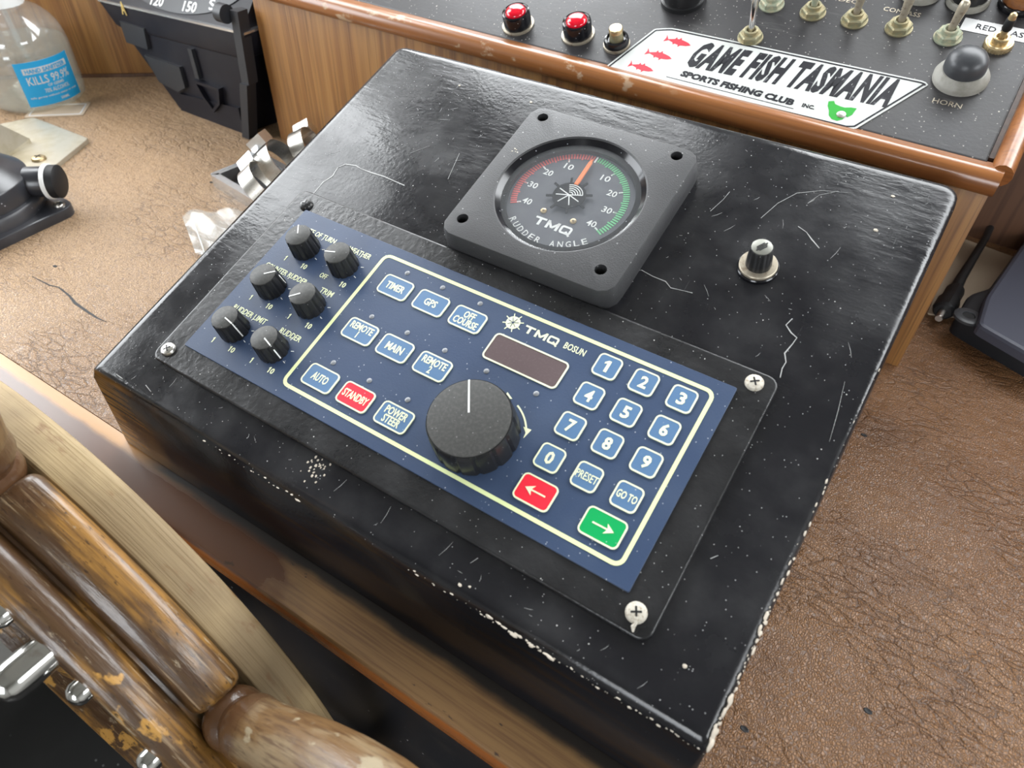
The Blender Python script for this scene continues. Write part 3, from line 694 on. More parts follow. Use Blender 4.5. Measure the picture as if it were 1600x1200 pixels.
for t, tw, x, y, a, lo in KN:
    knob(ap, 'control_knob', x*mm, y*mm, [(.0088, H), (.0089, H+.0008), (.0080, H+.0120), (.0078, H+.0126)], .0076, a, side=a not in (126.8, -161, -135.5))
def flute2(k, n, r, z): return .955 if (k % 6 == 0) else 1
knob(ap, 'course_knob', .0322, -.0305, [(.0222, H), (.0222, H+.001), (.0214, H+.0155), (.0212, H+.0160), (.0208, H+.0172)], .0206, 123.2, 84, .0009, False, flute2, 'large black course knob with white pointer')
def screw(parent, x, y, z, r, m, rot=0, dome=.45, name='screw'):
    Mk = Matrix.Translation((x, y, z)) @ Matrix.Rotation(rot, 4, 'Z')
    bm = BM(); n = 20
    lathe(bm, [(r, 0), (r, r*.15), (r*.85, r*.36), (r*.5, r*dome), (r*.2, r*(dome+.04))], n, Mk); s = obj(name, bm, m, parent)
    bm = BM(); zt = r*(dome+.05)
    for q in (0, PI/2):
        prism(bm, [(r*.55*math.cos(q)+dx*math.cos(q)-.09*r*sy*math.sin(q)-r*.55*math.cos(q), r*.55*math.sin(q)+dx*math.sin(q)+.09*r*sy*math.cos(q)-r*.55*math.sin(q)) for dx, sy in ((-r*.5, -1), (r*.5, -1), (r*.5, 1), (-r*.5, 1))], zt-.2*r, zt+.004*r, 0, 1, Mk)
    obj('slot', bm, black_matt, s)
    return s
screw(ap, -.1525, .0524, .003, .0044, screw_black, .3); screw(ap, .1376, .0554, .003, .0045, screw_pale, .6)
sb = screw(ap, .1383, -.0680, .003, .0047, screw_pale, .5); screw(ap, -.1567, -.0690, .003, .0044, steel, .9)
sb['label'] = 'screw crusted with pale sealant'
bm = BM(); tube(bm, [(.1390, -.0700, .0055), (.1402, -.0722, .0047), (.1398, -.0738, .0042), (.1407, -.0757, .0036)], [.0011, .0007, .0010, .0004], 6); obj('sealant_drip', bm, screw_pale, sb)

# ================================================================ RUDDER GAUGE
ga = on_panel('rudder_angle_gauge', 'square black rudder angle gauge with round dial and orange needle', 'gauge', .0004, .1193)
n = 64
def sq(w_, r, z):
    p = []
    for k in range(n):
        a = 2*PI*k/n; d = (math.cos(a), math.sin(a)); hw = w_/2
        lo_, hi_ = 0, w_
        for _ in range(30):
            md = (lo_+hi_)/2; x, y = abs(d[0]*md), abs(d[1]*md)
            ins = (x <= hw and y <= hw) and not (x > hw-r and y > hw-r and math.hypot(x-hw+r, y-hw+r) > r)
            if ins: lo_ = md
            else: hi_ = md
        p.append((d[0]*lo_, d[1]*lo_, z))
    return p
n = 96
def cir(r, z): return [(r*math.cos(2*PI*k/n), r*math.sin(2*PI*k/n), z) for k in range(n)]
bm = BM(); loft(bm, [sq(.1125, .0105, 0), sq(.1125, .0105, .0065), sq(.1118, .010, .0078), sq(.1104, .009, .0132), sq(.1096, .0085, .0139), sq(.1085, .008, .0140), cir(.0440, .0140), cir(.0434, .0136), cir(.0405, .0102), cir(.0405, .002)], True, True)
bz = obj('bezel', bm, bezel_m, ga)
holes = ((-.0455, .0470), (.0430, .0480), (.0428, -.0418), (-.0460, -.0424))
for hx, hy_ in holes:
    bm = BM(); lathe(bm, [(.0034, .0055), (.0034, .02)], 20, Matrix.Translation((hx, hy_, 0)))
    c = obj('cutter', bm, None)
    md = bz.modifiers.new('hole', 'BOOLEAN'); md.object = c; md.operation = 'DIFFERENCE'; md.solver = 'EXACT'
    c.parent = ga
bpy.context.view_layer.update()
dg = bpy.context.evaluated_depsgraph_get()
me = bpy.data.meshes.new_from_object(bz.evaluated_get(dg)); bz.modifiers.clear(); bz.data = me
for ch in list(ga.children):
    if ch.name.startswith('cutter'): bpy.data.objects.remove(ch)
me.polygons.foreach_set('use_smooth', [True]*len(me.polygons)); me.set_sharp_from_angle(angle=math.radians(30))
for i, (hx, hy_) in enumerate(holes): screw(ga, hx, hy_, .0055, .0030, steel if i == 2 else screw_black, .4+i)
bm = BM(); lathe(bm, [(.0404, .0022), (.0404, .0072), (.0300, .0072)], 64); obj('dial', bm, dial_m, ga)
dl = ga.children[-1]
bm = BM(); loft(bm, [cir(.0404, .0073), cir(.0404, .0100), cir(.0372, .0100), cir(.0370, .0073)], False, False); obj('mask_ring', bm, black_gloss, ga)
bm = BM(); lathe(bm, [(.0434, .0133), (.0431, .0133), (.0402, .0103), (.0404, .0101)], 96, None, None, False, False); obj('recess_liner', bm, black_gloss, ga)
DZ = .0072; ox, oy = -.0014, .0014
def tick(bm, ang, r0, r1, w_):
    a = math.radians(90-ang); ribbon(bm, [(ox+r0*math.cos(a), oy+r0*math.sin(a)), (ox+r1*math.cos(a), oy+r1*math.sin(a))], w_, DZ-.0001, DZ+.0002)
br, bgn, bwh = BM(), BM(), BM()
for i in range(-40, 41):
    if i == 0: continue
    r0 = .0288 if i % 10 == 0 else (.0300 if i % 5 == 0 else .0308)
    tick(br if i < 0 else bgn, i*3, r0, .0345, .0010)
    if i % 10 == 0 and abs(i): tick(bwh, i*3, .0282, .0306, .0010)
tick(bwh, 0, .030, .0345, .001)
obj('red_scale', br, tick_red, dl, kind='stuff'); obj('green_scale', bgn, tick_green, dl, kind='stuff')
for i in (-40, -30, -20, -10, 10, 20, 30, 40):
    a = math.radians(90-i*3); text_bm(bwh, str(abs(i)), .0058, .0044, ox+.0245*math.cos(a), oy+.0245*math.sin(a), DZ-.0001, DZ+.0002, .01)
tmq(bwh, ox+.0020, oy-.0225, .0240, .0058, DZ-.0001, DZ+.0002)
word = 'RUDDER ANGLE'; 
for i, c in enumerate(word):
    if c == ' ': continue
    a = math.radians(232 + i*7.4)
    text_bm(bwh, c, .0030, .0042, ox+.0350*math.cos(a), oy+.0350*math.sin(a), DZ-.0001, DZ+.0002, .006, 0, a+PI/2)
obj('lettering', bwh, white_print, dl)
bm = BM(); emblem(bm, ox, oy, .0098, DZ+.0012, DZ+.0020, 1.38); hb = obj('hub_emblem', bm, black_gloss, dl)
for k in range(8):
    pass
bm = BM()
for a in (20, -18, -62, -118, -162, 162):
    ribbon(bm, [(ox, oy), (ox+.0078*math.cos(math.radians(a)), oy+.0078*math.sin(math.radians(a)))], .0006, DZ+.0019, DZ+.0022)
for r in (.0022, .0036, .0050, .0064, .0078):
    ribbon(bm, arc(ox, oy, r, 20, 118, 10), .0005, DZ+.0019, DZ+.0022)
obj('emblem_line', bm, white_print, dl)
bm = BM(); a0 = math.radians(92)
Mn = Matrix.Translation((ox, oy, 0)) @ Matrix.Rotation(a0, 4, 'Z')
prism(bm, [(.0085, -.0013), (.027, -.0012), (.0305, 0), (.027, .0012), (.0085, .0013)], DZ+.0016, DZ+.0026, .0003, 1, Mn); obj('needle', bm, needle_m, ga)
for sx, sy in ((-.0085, -.0150), (.0110, -.0150)): screw(dl, ox+sx, oy+sy, DZ, .0019, brass_bright, .5)
bm = BM(); lathe(bm, [(.0404, .0102), (.0404, .0106)], 64); obj('glass', bm, glass, ga)
bm = BM(); gx, gy = pan(805, 238, .013); gx -= .0004; gy -= .1193
for i in range(6): blob(bm, (gx+random.uniform(-.0022, .0022), gy+random.uniform(-.0022, .0022), .0133), (.0012, .0010, .0010), None, 1)
obj('dirt_lump', bm, screw_pale, ga)

# ================================================================ DIMMER KNOB
def K8(p): return [(r*.84, z*.9) for r, z in p]
dk = on_panel('dimmer_knob', 'small fluted black dimmer knob on silver collar right of the gauge', 'knob', .1117, .1222)
bm = BM(); lathe(bm, K8([(.0128, 0), (.0128, .002), (.0122, .0026), (.0118, .0026)]), 40); obj('bush', bm, black_gloss, dk)
bm = BM(); lathe(bm, K8([(.0117, .0024), (.0117, .0040), (.0112, .0045), (.0080, .0047)]), 40); obj('collar', bm, lever_dull, dk)
bm = BM(); lathe(bm, K8([(.0080, .0045), (.0079, .0060), (.0070, .0185), (.0066, .0190)]), 48, None, lambda k, n, r, z: .94 if (z > .0050 and k % 6 in (0, 1)) else 1); obj('grip', bm, knob_black, dk)
bm = BM(); lathe(bm, K8([(.0062, .0188), (.0062, .0193), (.0058, .0195)]), 32); cp = obj('cap', bm, mat('cap_pale_metal', (.27, .27, .24), .45, .6), dk)
bm = BM(); Mz = Matrix.Rotation(math.radians(58), 4, 'Z')
for dy, x0, x1 in ((-.0015, -.003, .0026), (-.0005, -.0045, .0034), (.0005, -.0034, .0045), (.0015, -.0026, .003)):
    ribbon(bm, [(x0*.84, dy*.84), (x1*.84, dy*.84)], .0005, .01750, .01775, Mz)
obj('cap_mark', bm, black_matt, cp)

# ================================================================ THINGS ON THE SWITCH CONSOLE
LG = 'red indicator lamps on the switch plate'
def lamp(u, v, label):
    t = on_plate('indicator_lamp', label, 'lamp', u, v, LG)
    bm = BM(); lathe(bm, [(.0125, 0), (.0125, .0012), (.0112, .0014)], 36); obj('washer', bm, lever_dull, t)
    bm = BM(); lathe(bm, [(.0108, .0012), (.0108, .0100), (.0104, .0118), (.0094, .0124), (.0086, .0118), (.0082, .0110)], 40, cap1=True); obj('holder', bm, black_gloss, t)
    bm = BM(); lathe(bm, [(.0080, .0108), (.0078, .0122), (.0068, .0136), (.0045, .0146), (.0018, .0150)], 32); obj('lens', bm, red_lens, t)
    return t
lamp(-.1455, .0165, 'left red indicator lamp in black holder beside the console rail')
lamp(-.0952, .0215, 'red indicator lamp in black holder beside the small push button')
t = on_plate('push_button', 'small brass-capped push button in black ring left of the sticker', 'button', -.0622, .0205)
bm = BM(); lathe(bm, [(.0098, 0), (.0098, .0016), (.0092, .0018)], 32); obj('washer', bm, lever_dull, t)
bm = BM(); lathe(bm, [(.0090, .0015), (.0092, .0040), (.0086, .0062), (.0072, .0068), (.0066, .0050), (.0060, .0048)], 32); obj('ring', bm, black_gloss, t)
bm = BM(); lathe(bm, [(.0052, .0045), (.0045, .0110), (.0046, .0112)], 24); obj('stem', bm, brass_old, t)
bm = BM(); lathe(bm, [(.0050, .0112), (.0050, .0138), (.0045, .0145), (.0022, .0147)], 24); obj('cap', bm, brass_bright, t)
t = on_plate('rotary_knob', 'dark rotary knob with chrome top on the upper switch plate', 'knob', -.0380, .0800)
bm = BM(); lathe(bm, [(.0165, 0), (.0165, .003), (.0150, .0035), (.0145, .0150), (.0135, .0155)], 40, None, lambda k, n, r, z: .97 if k % 2 and z > .0032 else 1); obj('grip', bm, knob_black, t)
bm = BM(); lathe(bm, [(.0130, .0152), (.0128, .0166), (.0115, .0170)], 36); obj('cap', bm, chrome, t)

TG = 'toggle switches on the switch plate'
LATHE = lathe
def nutbm(r, h, z0=0):
    bm = BM(); p = [(r*math.cos(k*PI/3+.3), r*math.sin(k*PI/3+.3)) for k in range(6)]
    prism(bm, p, z0, z0+h, .0008, 1); return bm
def toggle(u, v, label, nm, lm, lean, kind='bat', L=.024):
    KT = .84; L *= .92; lathe = lambda bm, p, *a: LATHE(bm, [(r*KT, z) for r, z in p], *a)
    t = on_plate('toggle_switch', label, 'switch', u, v, TG)
    if kind == 'knurl':
        bm = BM(); lathe(bm, [(.0102, 0), (.0102, .0028), (.0096, .0034), (.0085, .0032), (.0080, .0038), (.0050, .0036)], 60, None, lambda k, n, r, z: .95 if (k % 2 and r > .0085) else 1)
        obj('nut', bm, brass_bright, t)
    else:
        bm = BM(); lathe(bm, [(.0104, 0), (.0104, .0009), (.0090, .0011)], 32); obj('washer', bm, nm, t)
        obj('nut', nutbm(.0096*KT, .0038, .0008), nm, t)
    bm = BM(); lathe(bm, [(.0058, .003), (.0058, .0068), (.0052, .0072), (.0040, .0070), (.0034, .0050)], 28); obj('bushing', bm, nm if kind != 'knurl' else brass_bright, t)
    d = Vector((lean[0], lean[1], 1)).normalized(); b0 = Vector((0, 0, .004))
    bm = BM()
    if kind == 'rod': prof = [(.0024, 0), (.0026, .35), (.0027, .96), (.0022, 1.0)]
    elif kind == 'knurl': prof = [(.0020, 0), (.0026, .5), (.0028, .8), (.0024, .95), (.0010, 1.0)]
    else: prof = [(.0024, 0), (.0031, .4), (.0038, .80), (.0035, .92), (.0022, .985), (.0008, 1.0)]
    q = Vector((0, 0, 1)).rotation_difference(d).to_matrix().to_4x4()
    lathe(bm, [(r, z*L) for r, z in prof], 18, Matrix.Translation(b0) @ q); lv = obj('lever', bm, lm, t)
    if kind == 'knurl':
        bm = BM(); lathe(bm, [(.0029, L*.40), (.0034, L*.44), (.0034, L*.76), (.0029, L*.80)], 16, Matrix.Translation(b0) @ q); obj('sleeve', bm, black_matt, lv)
    return t
toggle(.0238, .0565, 'thin chrome toggle switch touching the sticker top edge', brass_old, chrome, (-.06, .22), 'rod', .026)
toggle(.0241, .0930, 'green-tarnished toggle switch furthest left in the row at the top', verdigris, verdigris, (0, .2))
toggle(.0538, .0930, 'second toggle switch from the left in the top row', brass_old, verdigris, (0, .1), 'bat')
toggle(.0823, .0935, 'middle toggle switch of the top row below faint white word', brass_old, lever_dull, (.05, .12))
toggle(.1113, .0945, 'fourth toggle switch along the row with dull brass lever', brass_old, lever_dull, (.06, .12))
toggle(.1420, .0955, 'toggle switch with green crusted nut beside the white label strip', verdigris, lever_dull, (.12, .12))
toggle(.1718, .0970, 'bright brass toggle switch with knurled nut above the dome button', brass_bright, brass_bright, (.05, .0), 'knurl', .0215)

def HK(p): return [(r*.79, z*.74) for r, z in p]
t = on_plate('horn_button', 'rubber domed horn button on pale collar at the right', 'button', .1600, .0615)
bm = BM(); lathe(bm, HK([(.0205, 0), (.0205, .0035), (.0198, .0050), (.0165, .0105), (.0150, .0108)]), 44); obj('collar', bm, collar_grey, t)
bm = BM(); lathe(bm, HK([(.0155, .0100), (.0155, .0150), (.0147, .0195), (.0125, .0232), (.0090, .0258), (.0045, .0271), (.0015, .0273)]), 40); obj('dome', bm, rubber_grey, t)
for u, v, m, lb in ((.1130, .1330, knob_black, 'flat black knob behind the fourth toggle switch'), (.1430, .1335, knob_black, 'black knob behind the white label strip'), (.1735, .1395, rail_m, 'brown and black knob in the far right corner')):
    t = on_plate('rotary_knob', lb, 'knob', u, v, 'knobs along the top of the switch plate')
    bm = BM(); lathe(bm, [(.0135, 0), (.0135, .003), (.0128, .004)], 36); obj('skirt', bm, collar_grey if m is not rail_m else black_gloss, t)
    bm = BM(); lathe(bm, [(.0118, .0035), (.0112, .0150), (.0100, .0165)], 40, None, lambda k, n, r, z: .95 if k % 5 == 0 else 1); obj('grip', bm, m, t)

# club sticker
stk = on_plate('club_sticker', 'white fishing club sticker with red fish on the switch plate', 'sticker', .045, .022, rz=math.radians(1.0))
Q = [(-.1020, -.0265), (.0665, -.0265), (.0720, -.0245), (.1000, .0255), (.0985, .0280), (-.0765, .0280), (-.0880, .0235), (-.1040, -.0225)]
RQ = Q; RL = [.002, .001, .001, .001, .003, .004, .0016, .0016]
Q = [tuple(x) for x in rounded(RQ, [.002, .001, .001, .001, .003, .004, .0016, .0016], 2)]
bm = BM(); prism(bm, Q, .0001, .0007); bmesh.ops.triangulate(bm, faces=bm.faces); obj('film', bm, sticker_m, stk, 0)
fm = stk.children[-1]
bo = rounded(inset(RQ, .0014), [max(.0006, r-.0008) for r in RL], 2); bi = rounded(inset(RQ, .0025), [max(.0005, r-.0014) for r in RL], 2)
bm = BM(); loft(bm, [[(p.x, p.y, z) for p in q] for q, z in ((bo, .0006), (bo, .0009), (bi, .0009), (bi, .0006))], False, False); obj('border_line', bm, ink, fm, 0)
bm = BM(); text_bm(bm, 'GAME FISH TASMANIA', .1360, .0268, .0172, .0098, .0006, .0009, .05, .2, math.radians(1.6), None, 1.12); obj('lettering', bm, ink, fm, 0, label='bold black condensed lettering')
bm = BM(); text_bm(bm, 'SPORTS FISHING CLUB', .0800, .0058, -.0105, -.0140, .0006, .0009, .05, .1, math.radians(-2)); text_bm(bm, 'INC.', .0080, .0034, .0390, -.0155, .0006, .0009, .03)
ribbon(bm, [(-.0590, -.0190), (.0310, -.0205)], .0005, .0006, .0008); obj('lettering', bm, ink, fm, 0)
FSH = [(-.0080, .0000), (-.0105, .0042), (-.0098, .0010), (-.0104, -.0036), (-.0075, -.0008), (-.0040, -.0020), (-.0030, -.0042), (-.0022, -.0026), (.0005, -.0030), (.0010, -.0052), (.0022, -.0029), (.0060, -.0020), (.0090, .0000), (.0065, .0018), (.0030, .0028), (.0012, .0030), (.0002, .0052), (-.0008, .0029), (-.0020, .0027), (-.0030, .0046), (-.0036, .0022)]
for fx, fy, s in ((-.0655, .0155, 1.0), (-.0725, -.0010, 1.0), (-.0790, -.0160, .95)):
    bm = BM(); vs = [bm.verts.new((fx+x*s*1.05, fy+y*s*.9-.08*x, .00085)) for x, y in FSH]; f = bm.faces.new(vs)
    ex = bmesh.ops.extrude_face_region(bm, geom=[f])
    for v in ex['geom']:
        if isinstance(v, bmesh.types.BMVert): v.co.z -= .0003
    bmesh.ops.triangulate(bm, faces=bm.faces); obj('fish_emblem', bm, fish_red, fm, 0)
TAS = [(-.009, .007), (-.006, .0085), (-.0045, .006), (-.001, .005), (.002, .0048), (.0055, .0062), (.0090, .0065), (.0085, .0030), (.0082, .0002), (.0062, -.0030), (.0050, -.0020), (.0042, -.0058), (.0015, -.0082), (-.0020, -.0078), (-.0048, -.0050), (-.0060, -.0010), (-.0082, .0030)]
bm = BM(); vs = [bm.verts.new((.0580+x, -.0140+y*.95, .00085)) for x, y in TAS]; f = bm.faces.new(vs)
ex = bmesh.ops.extrude_face_region(bm, geom=[f])
for v in ex['geom']:
    if isinstance(v, bmesh.types.BMVert): v.co.z -= .0003
bmesh.ops.triangulate(bm, faces=bm.faces); obj('island_emblem', bm, map_green, fm, 0)
bm = BM(); lathe(bm, [(.0030, .0007), (.0028, .0013), (.0012, .0017)], 16, Matrix.Translation((.0600, -.0160, 0))); obj('screw', bm, steel, stk)
t = on_plate('label_strip', 'white printed label strip behind the bright brass switch', 'label', .1720, .1105, rz=math.radians(-1))
bm = BM(); prism(bm, rr(.051, .0120, .0004, 1), 0, .0003); obj('tape', bm, tape_m, t)
bm = BM(); text_bm(bm, 'RED FLASH', .033, .0048, -.0005, .0, .0002, .0005, .0); obj('lettering', bm, ink, t)

# ================================================================ STEERING WHEEL
WC = Vector((-.1833, -.1750, -.2034))
wh = thing('steering_wheel', 'wooden ship steering wheel with worn varnish in the front left corner', 'steering wheel', WC)
YO = -.175
def wlathe(prof, n=180, th0=0, th1=360, closed=True, endk=None):
    """profile (y, r) swept about the wheel axis (local Y)"""
    bm = BM(); rings = []; cnt = n if closed else n+1
    for k in range(cnt):
        th = math.radians(th0+(th1-th0)*k/n); pr = prof if endk is None else endk(k/n)
        rings.append([(r*math.cos(th), y-YO, r*math.sin(th)) for y, r in pr])
    if closed: rings.append(rings[0])
    vs = []
    for R in rings[:cnt]: vs.append([bm.verts.new(p) for p in R])
    m_ = len(prof)
    for k in range(n if closed else n):
        a, b = vs[k], vs[(k+1) % cnt]
        for i in range(m_):
            j = (i+1) % m_
            bm.faces.new((a[i], a[j], b[j], b[i]))
    if not closed: bm.faces.new(vs[0][::-1]); bm.faces.new(vs[-1])
    return bm
ringp = [(-.1400, .1860), (-.1400, .2035), (-.1408, .2052), (-.1425, .2060), (-.1440, .2062), (-.1590, .2066), (-.1605, .2060), (-.1620, .2030), (-.1640, .2000), (-.1860, .1985), (-.1860, .1860)]
obj('rim_ring', wlathe(ringp), pale_wood, wh, 35, label='bare pale wooden band of the rim')
beadp = [(-.1855, .1890), (-.1855, .2000), (-.1885, .2000), (-.1900, .2030), (-.1920, .2062), (-.1950, .2078), (-.1990, .2085), (-.2030, .2078), (-.2060, .2058), (-.2080, .2035), (-.2085, .2000), (-.2085, .1890)]
obj('rim_moulding', wlathe(beadp), varnish, wh, 35)
felp = [(-.1612, .1980), (-.1612, .2030), (-.1618, .2068), (-.1635, .2105), (-.1655, .2124), (-.1690, .2132), (-.1740, .2130), (-.1790, .2118), (-.1830, .2095), (-.1855, .2062), (-.1868, .2028), (-.1870, .1980)]
def fel_end(t, half=19.6):
    e = min(t, 1-t)*2*half
    k = math.sqrt(max(0, 1-max(0, 1-e/1.9)**2)); ymid = -.174
    return [(ymid+(y-ymid)*(.72+.28*k), .198+(r-.198)*(.12+.88*k)) for y, r in felp]
for i in range(8):
    c = 31+45*i+22.5
    obj('felloe', wlathe(felp, 48, c-19.4, c+19.4, False, fel_end), varnish, wh, 35)
hp = [(.0100, .196), (.0122, .200), (.0148, .2045), (.0152, .2085), (.0140, .2125), (.0124, .2150), (.0128, .2175), (.0142, .2200), (.0154, .2240), (.0150, .2290), (.0146, .2340), (.0152, .2450), (.0166, .2600), (.0177, .2780), (.0180, .2980), (.0172, .3200), (.0155, .3360), (.0110, .3460), (.0050, .3500)]
sp_ = [(.0090, .050), (.0090, .062), (.0125, .072), (.0090, .082), (.0105, .110), (.0125, .130), (.0095, .150), (.0130, .160), (.0110, .188)]
for i in range(8):
    th = math.radians(31+45*i)
    Mh = Matrix.Translation((0, -.001, 0)) @ Matrix.Rotation(PI/2-th, 4, 'Y')
    o = obj('handle', (lambda b: (lathe(b, hp, 32), b)[1])(BM()), handle_m, wh); o.matrix_local = Mh
    o = obj('spoke', (lambda b: (lathe(b, sp_, 24), b)[1])(BM()), handle_m, wh); o.matrix_local = Mh
bm = BM(); lathe(bm, [(.024, -.025), (.050, -.018), (.053, 0), (.050, .018), (.024, .024), (.010, .028)], 40, Matrix.Rotation(PI/2, 4, 'X')); obj('hub', bm, varnish, wh)
bm = BM(); lathe(bm, [(.014, 0), (.014, .115)], 20, Matrix.Rotation(-PI/2, 4, 'X')); obj('axle', bm, steel, wh)
# fittings on the near face of the rim
def on_rim(th, r, bmf, name, m):
    a = math.radians(th); o = obj(name, bmf, m, wh)
    o.matrix_local = Matrix.Translation((r*math.cos(a), -.2085-YO, r*math.sin(a))) @ Matrix.Rotation(PI/2, 4, 'X'); return o
bm = BM(); lathe(bm, [(.0088, -.001), (.0088, .0130), (.0082, .0175), (.0064, .0208), (.0034, .0224), (.001, .0227)], 32); KB = on_rim(54.0, .1955, bm, 'chrome_knob', chrome)
for th in (61, 47.5, 34.5):
    bm = BM(); lathe(bm, [(.0056, -.001), (.0056, .0030), (.0046, .0052), (.0024, .0066), (.0006, .0070)], 20); on_rim(th, .1980, bm, 'dome_nut', chrome)

# ================================================================ LEFT SIDE: BRACKET, ROUND FITTING, BOTTLE, COMPASS
br = on_bench('steel_bracket', 'dull steel bracket plate screwed down in front of the bottle', 'bracket', -.62, .09)
bm = BM(); Q = [(-.577, .142), (-.668, .138), (-.700, .060), (-.537, .057)]; Q = [(x+.62, y-.09) for x, y in Q]
prism(bm, [tuple(x) for x in rounded(Q, [.004]*4, 3)], 0, .0045, .001); obj('base_plate', bm, plate_steel, br)
bm = BM(); g0 = bench(52, 229); g1 = bench(2, 262); dirv = (g1-g0); dirv.z = 0
g1 = g0 + dirv*1.6
g2 = g1 + Vector((-.02, -.004, .085))
nn = Vector((dirv.y, -dirv.x, 0)).normalized()*.004
L0 = Vector((.62, -.09, -BENCH)); z4 = Vector((0, 0, .0045))
tri = [g0+z4, g1+z4, g2+z4, g0+z4+Vector((0, 0, .004))]
loft(bm, [[p+L0 for p in tri], [p+nn+L0 for p in tri]]); obj('gusset', bm, plate_steel, br)
def b_screw(par, x, y, r, z, org, m=steel):
    p = bench(x, y, BENCH+z); return screw(par, p.x-org[0], p.y-org[1], z, r, m, .4)
b_screw(br, 61, 249, .0068, .0045, (-.62, .09), brass_bright)

rf = on_bench('round_fitting', 'black round stepped fitting on square flange at the left edge', 'fitting', -.523, -.002)
bm = BM(); prism(bm, rr(.122, .110, .012), 0, .009, .0015); obj('flange', bm, fitting_m, rf)
bm = BM(); lathe(bm, [(.0550, .009), (.0550, .018), (.0535, .020), (.0500, .0205)], 64); obj('lower_ring', bm, fitting_m, rf)
bm = BM(); lathe(bm, [(.0500, .0205), (.0500, .036), (.0490, .0375), (.0330, .0500), (.0310, .0510)], 64); obj('cone', bm, fitting_m, rf)
bm = BM(); lathe(bm, [(.0310, .0505), (.0312, .0520), (.0285, .0528), (.0265, .0530)], 48); obj('pale_ring', bm, lever_dull, rf)
bm = BM(); lathe(bm, [(.0262, .0525), (.0255, .075), (.0200, .081), (.008, .083)], 48); obj('stem', bm, fitting_m, rf)
bm = BM(); Mk = Matrix.Translation((.030, .038, .028)) @ Matrix.Rotation(math.radians(38), 4, 'Z') @ Matrix.Rotation(PI/2, 4, 'Y')
lathe(bm, [(.013, 0), (.013, .016), (.0125, .017)], 28, Mk); sk = obj('side_socket', bm, fitting_m, rf)
bm = BM(); lathe(bm, [(.0152, .016), (.0152, .019), (.0140, .0195)], 28, Mk); obj('white_washer', bm, cap_white, sk)
bm = BM(); lathe(bm, [(.0142, .0192), (.0142, .026), (.0120, .0275)], 28, Mk); obj('end_cap', bm, black_matt, sk)
for x, y in ((.051, .045), (.051, -.045), (-.051, .045), (-.051, -.045)): screw(rf, x, y, .009, .0048, steel, .2)

bt = on_bench('sanitizer_bottle', 'clear hand sanitizer bottle with blue label at the far left', 'bottle', -.721, .178)
prof = [(.030, .0015), (.044, 0), (.0480, .004), (.0490, .012), (.0490, .056), (.0484, .060), (.0476, .0625), (.0483, .0645), (.0462, .073), (.0410, .083), (.0330, .0915), (.0240, .097), (.0200, .099), (.0190, .106)]
bm = BM(); lathe(bm, prof, 56, cap1=False); obj('body', bm, bottle_m, bt)
bm = BM(); lathe(bm, [(.028, .003), (.044, .002), (.0455, .006), (.0468, .014), (.0470, .056), (.0462, .0600)], 56); obj('gel', bm, gel_m, bt)
bm = BM(); lathe(bm, [(.0225, .0985), (.0225, .120), (.0210, .1215), (.0080, .122), (.0070, .138), (.0110, .140), (.0110, .150), (.0095, .152)], 36, None, lambda k, n, r, z: .965 if (k % 2 and r > .0224) else 1); cp = obj('pump_cap', bm, cap_white, bt)
bm = BM(); tube(bm, [(0, 0, .146), (-.02, .005, .147), (-.036, .009, .144)], .0045, 10); obj('spout', bm, cap_white, cp)
bm = BM(); tube(bm, [(0, 0, .104), (.004, 0, .06), (.008, .006, .008)], .0028, 8); obj('dip_tube', bm, bag_m, bt)
LA0, LA1 = math.radians(-40), math.radians(30)
def bent(u, v, r):                        # label plane -> cylinder (u along arc from centre, v height)
    a = (LA0+LA1)/2 + u/.0494; return (r*math.cos(a), r*math.sin(a), v)
def bentgrid(bm, u0, u1, v0, v1, r0, r1, n=16):
    rings = []
    for i in range(n+1):
        u = u0+(u1-u0)*i/n; rings.append([bent(u, v0, r0), bent(u, v1, r0), bent(u, v1, r1), bent(u, v0, r1)])
    loft(bm, rings)
lw = (LA1-LA0)*.0494
bm = BM(); bentgrid(bm, -lw/2, lw/2, .008, .0535, .0490, .0494); lb = obj('label', bm, label_blue, bt)
def bent_text(s, w_, h_, u, v, bold=.01):
    bm = BM(); text_bm(bm, s, w_, h_, u, v, 0, .0003, bold)
    bmesh.ops.subdivide_edges(bm, edges=[e for e in bm.edges if e.calc_length() > .006], cuts=2)
    for q in bm.verts: q.co = Vector(bent(q.co.x, q.co.y, .0493+q.co.z))
    return bm
bm = BM(); bentgrid(bm, -.024, .024, .0415, .0475, .0493, .0496); obj('label_band', bm, tape_m, lb)
obj('lettering', bent_text('HAND SANITIZER', .044, .0044, 0, .0445, .02), label_blue, lb).location = Vector(bent(0, 0, .0004))
for s, w_, h_, u, v in (('KILLS 99.9%', .046, .0085, .0, .0345), ('OF GERMS', .018, .0028, .004, .0278), ('70% ALCOHOL', .028, .0042, .004, .0226), ('kills germs without water or soap', .052, .0024, 0, .0168), ('500ML', .010, .0028, .008, .0118)):
    obj('lettering', bent_text(s, w_, h_, u, v), tape_m, lb)

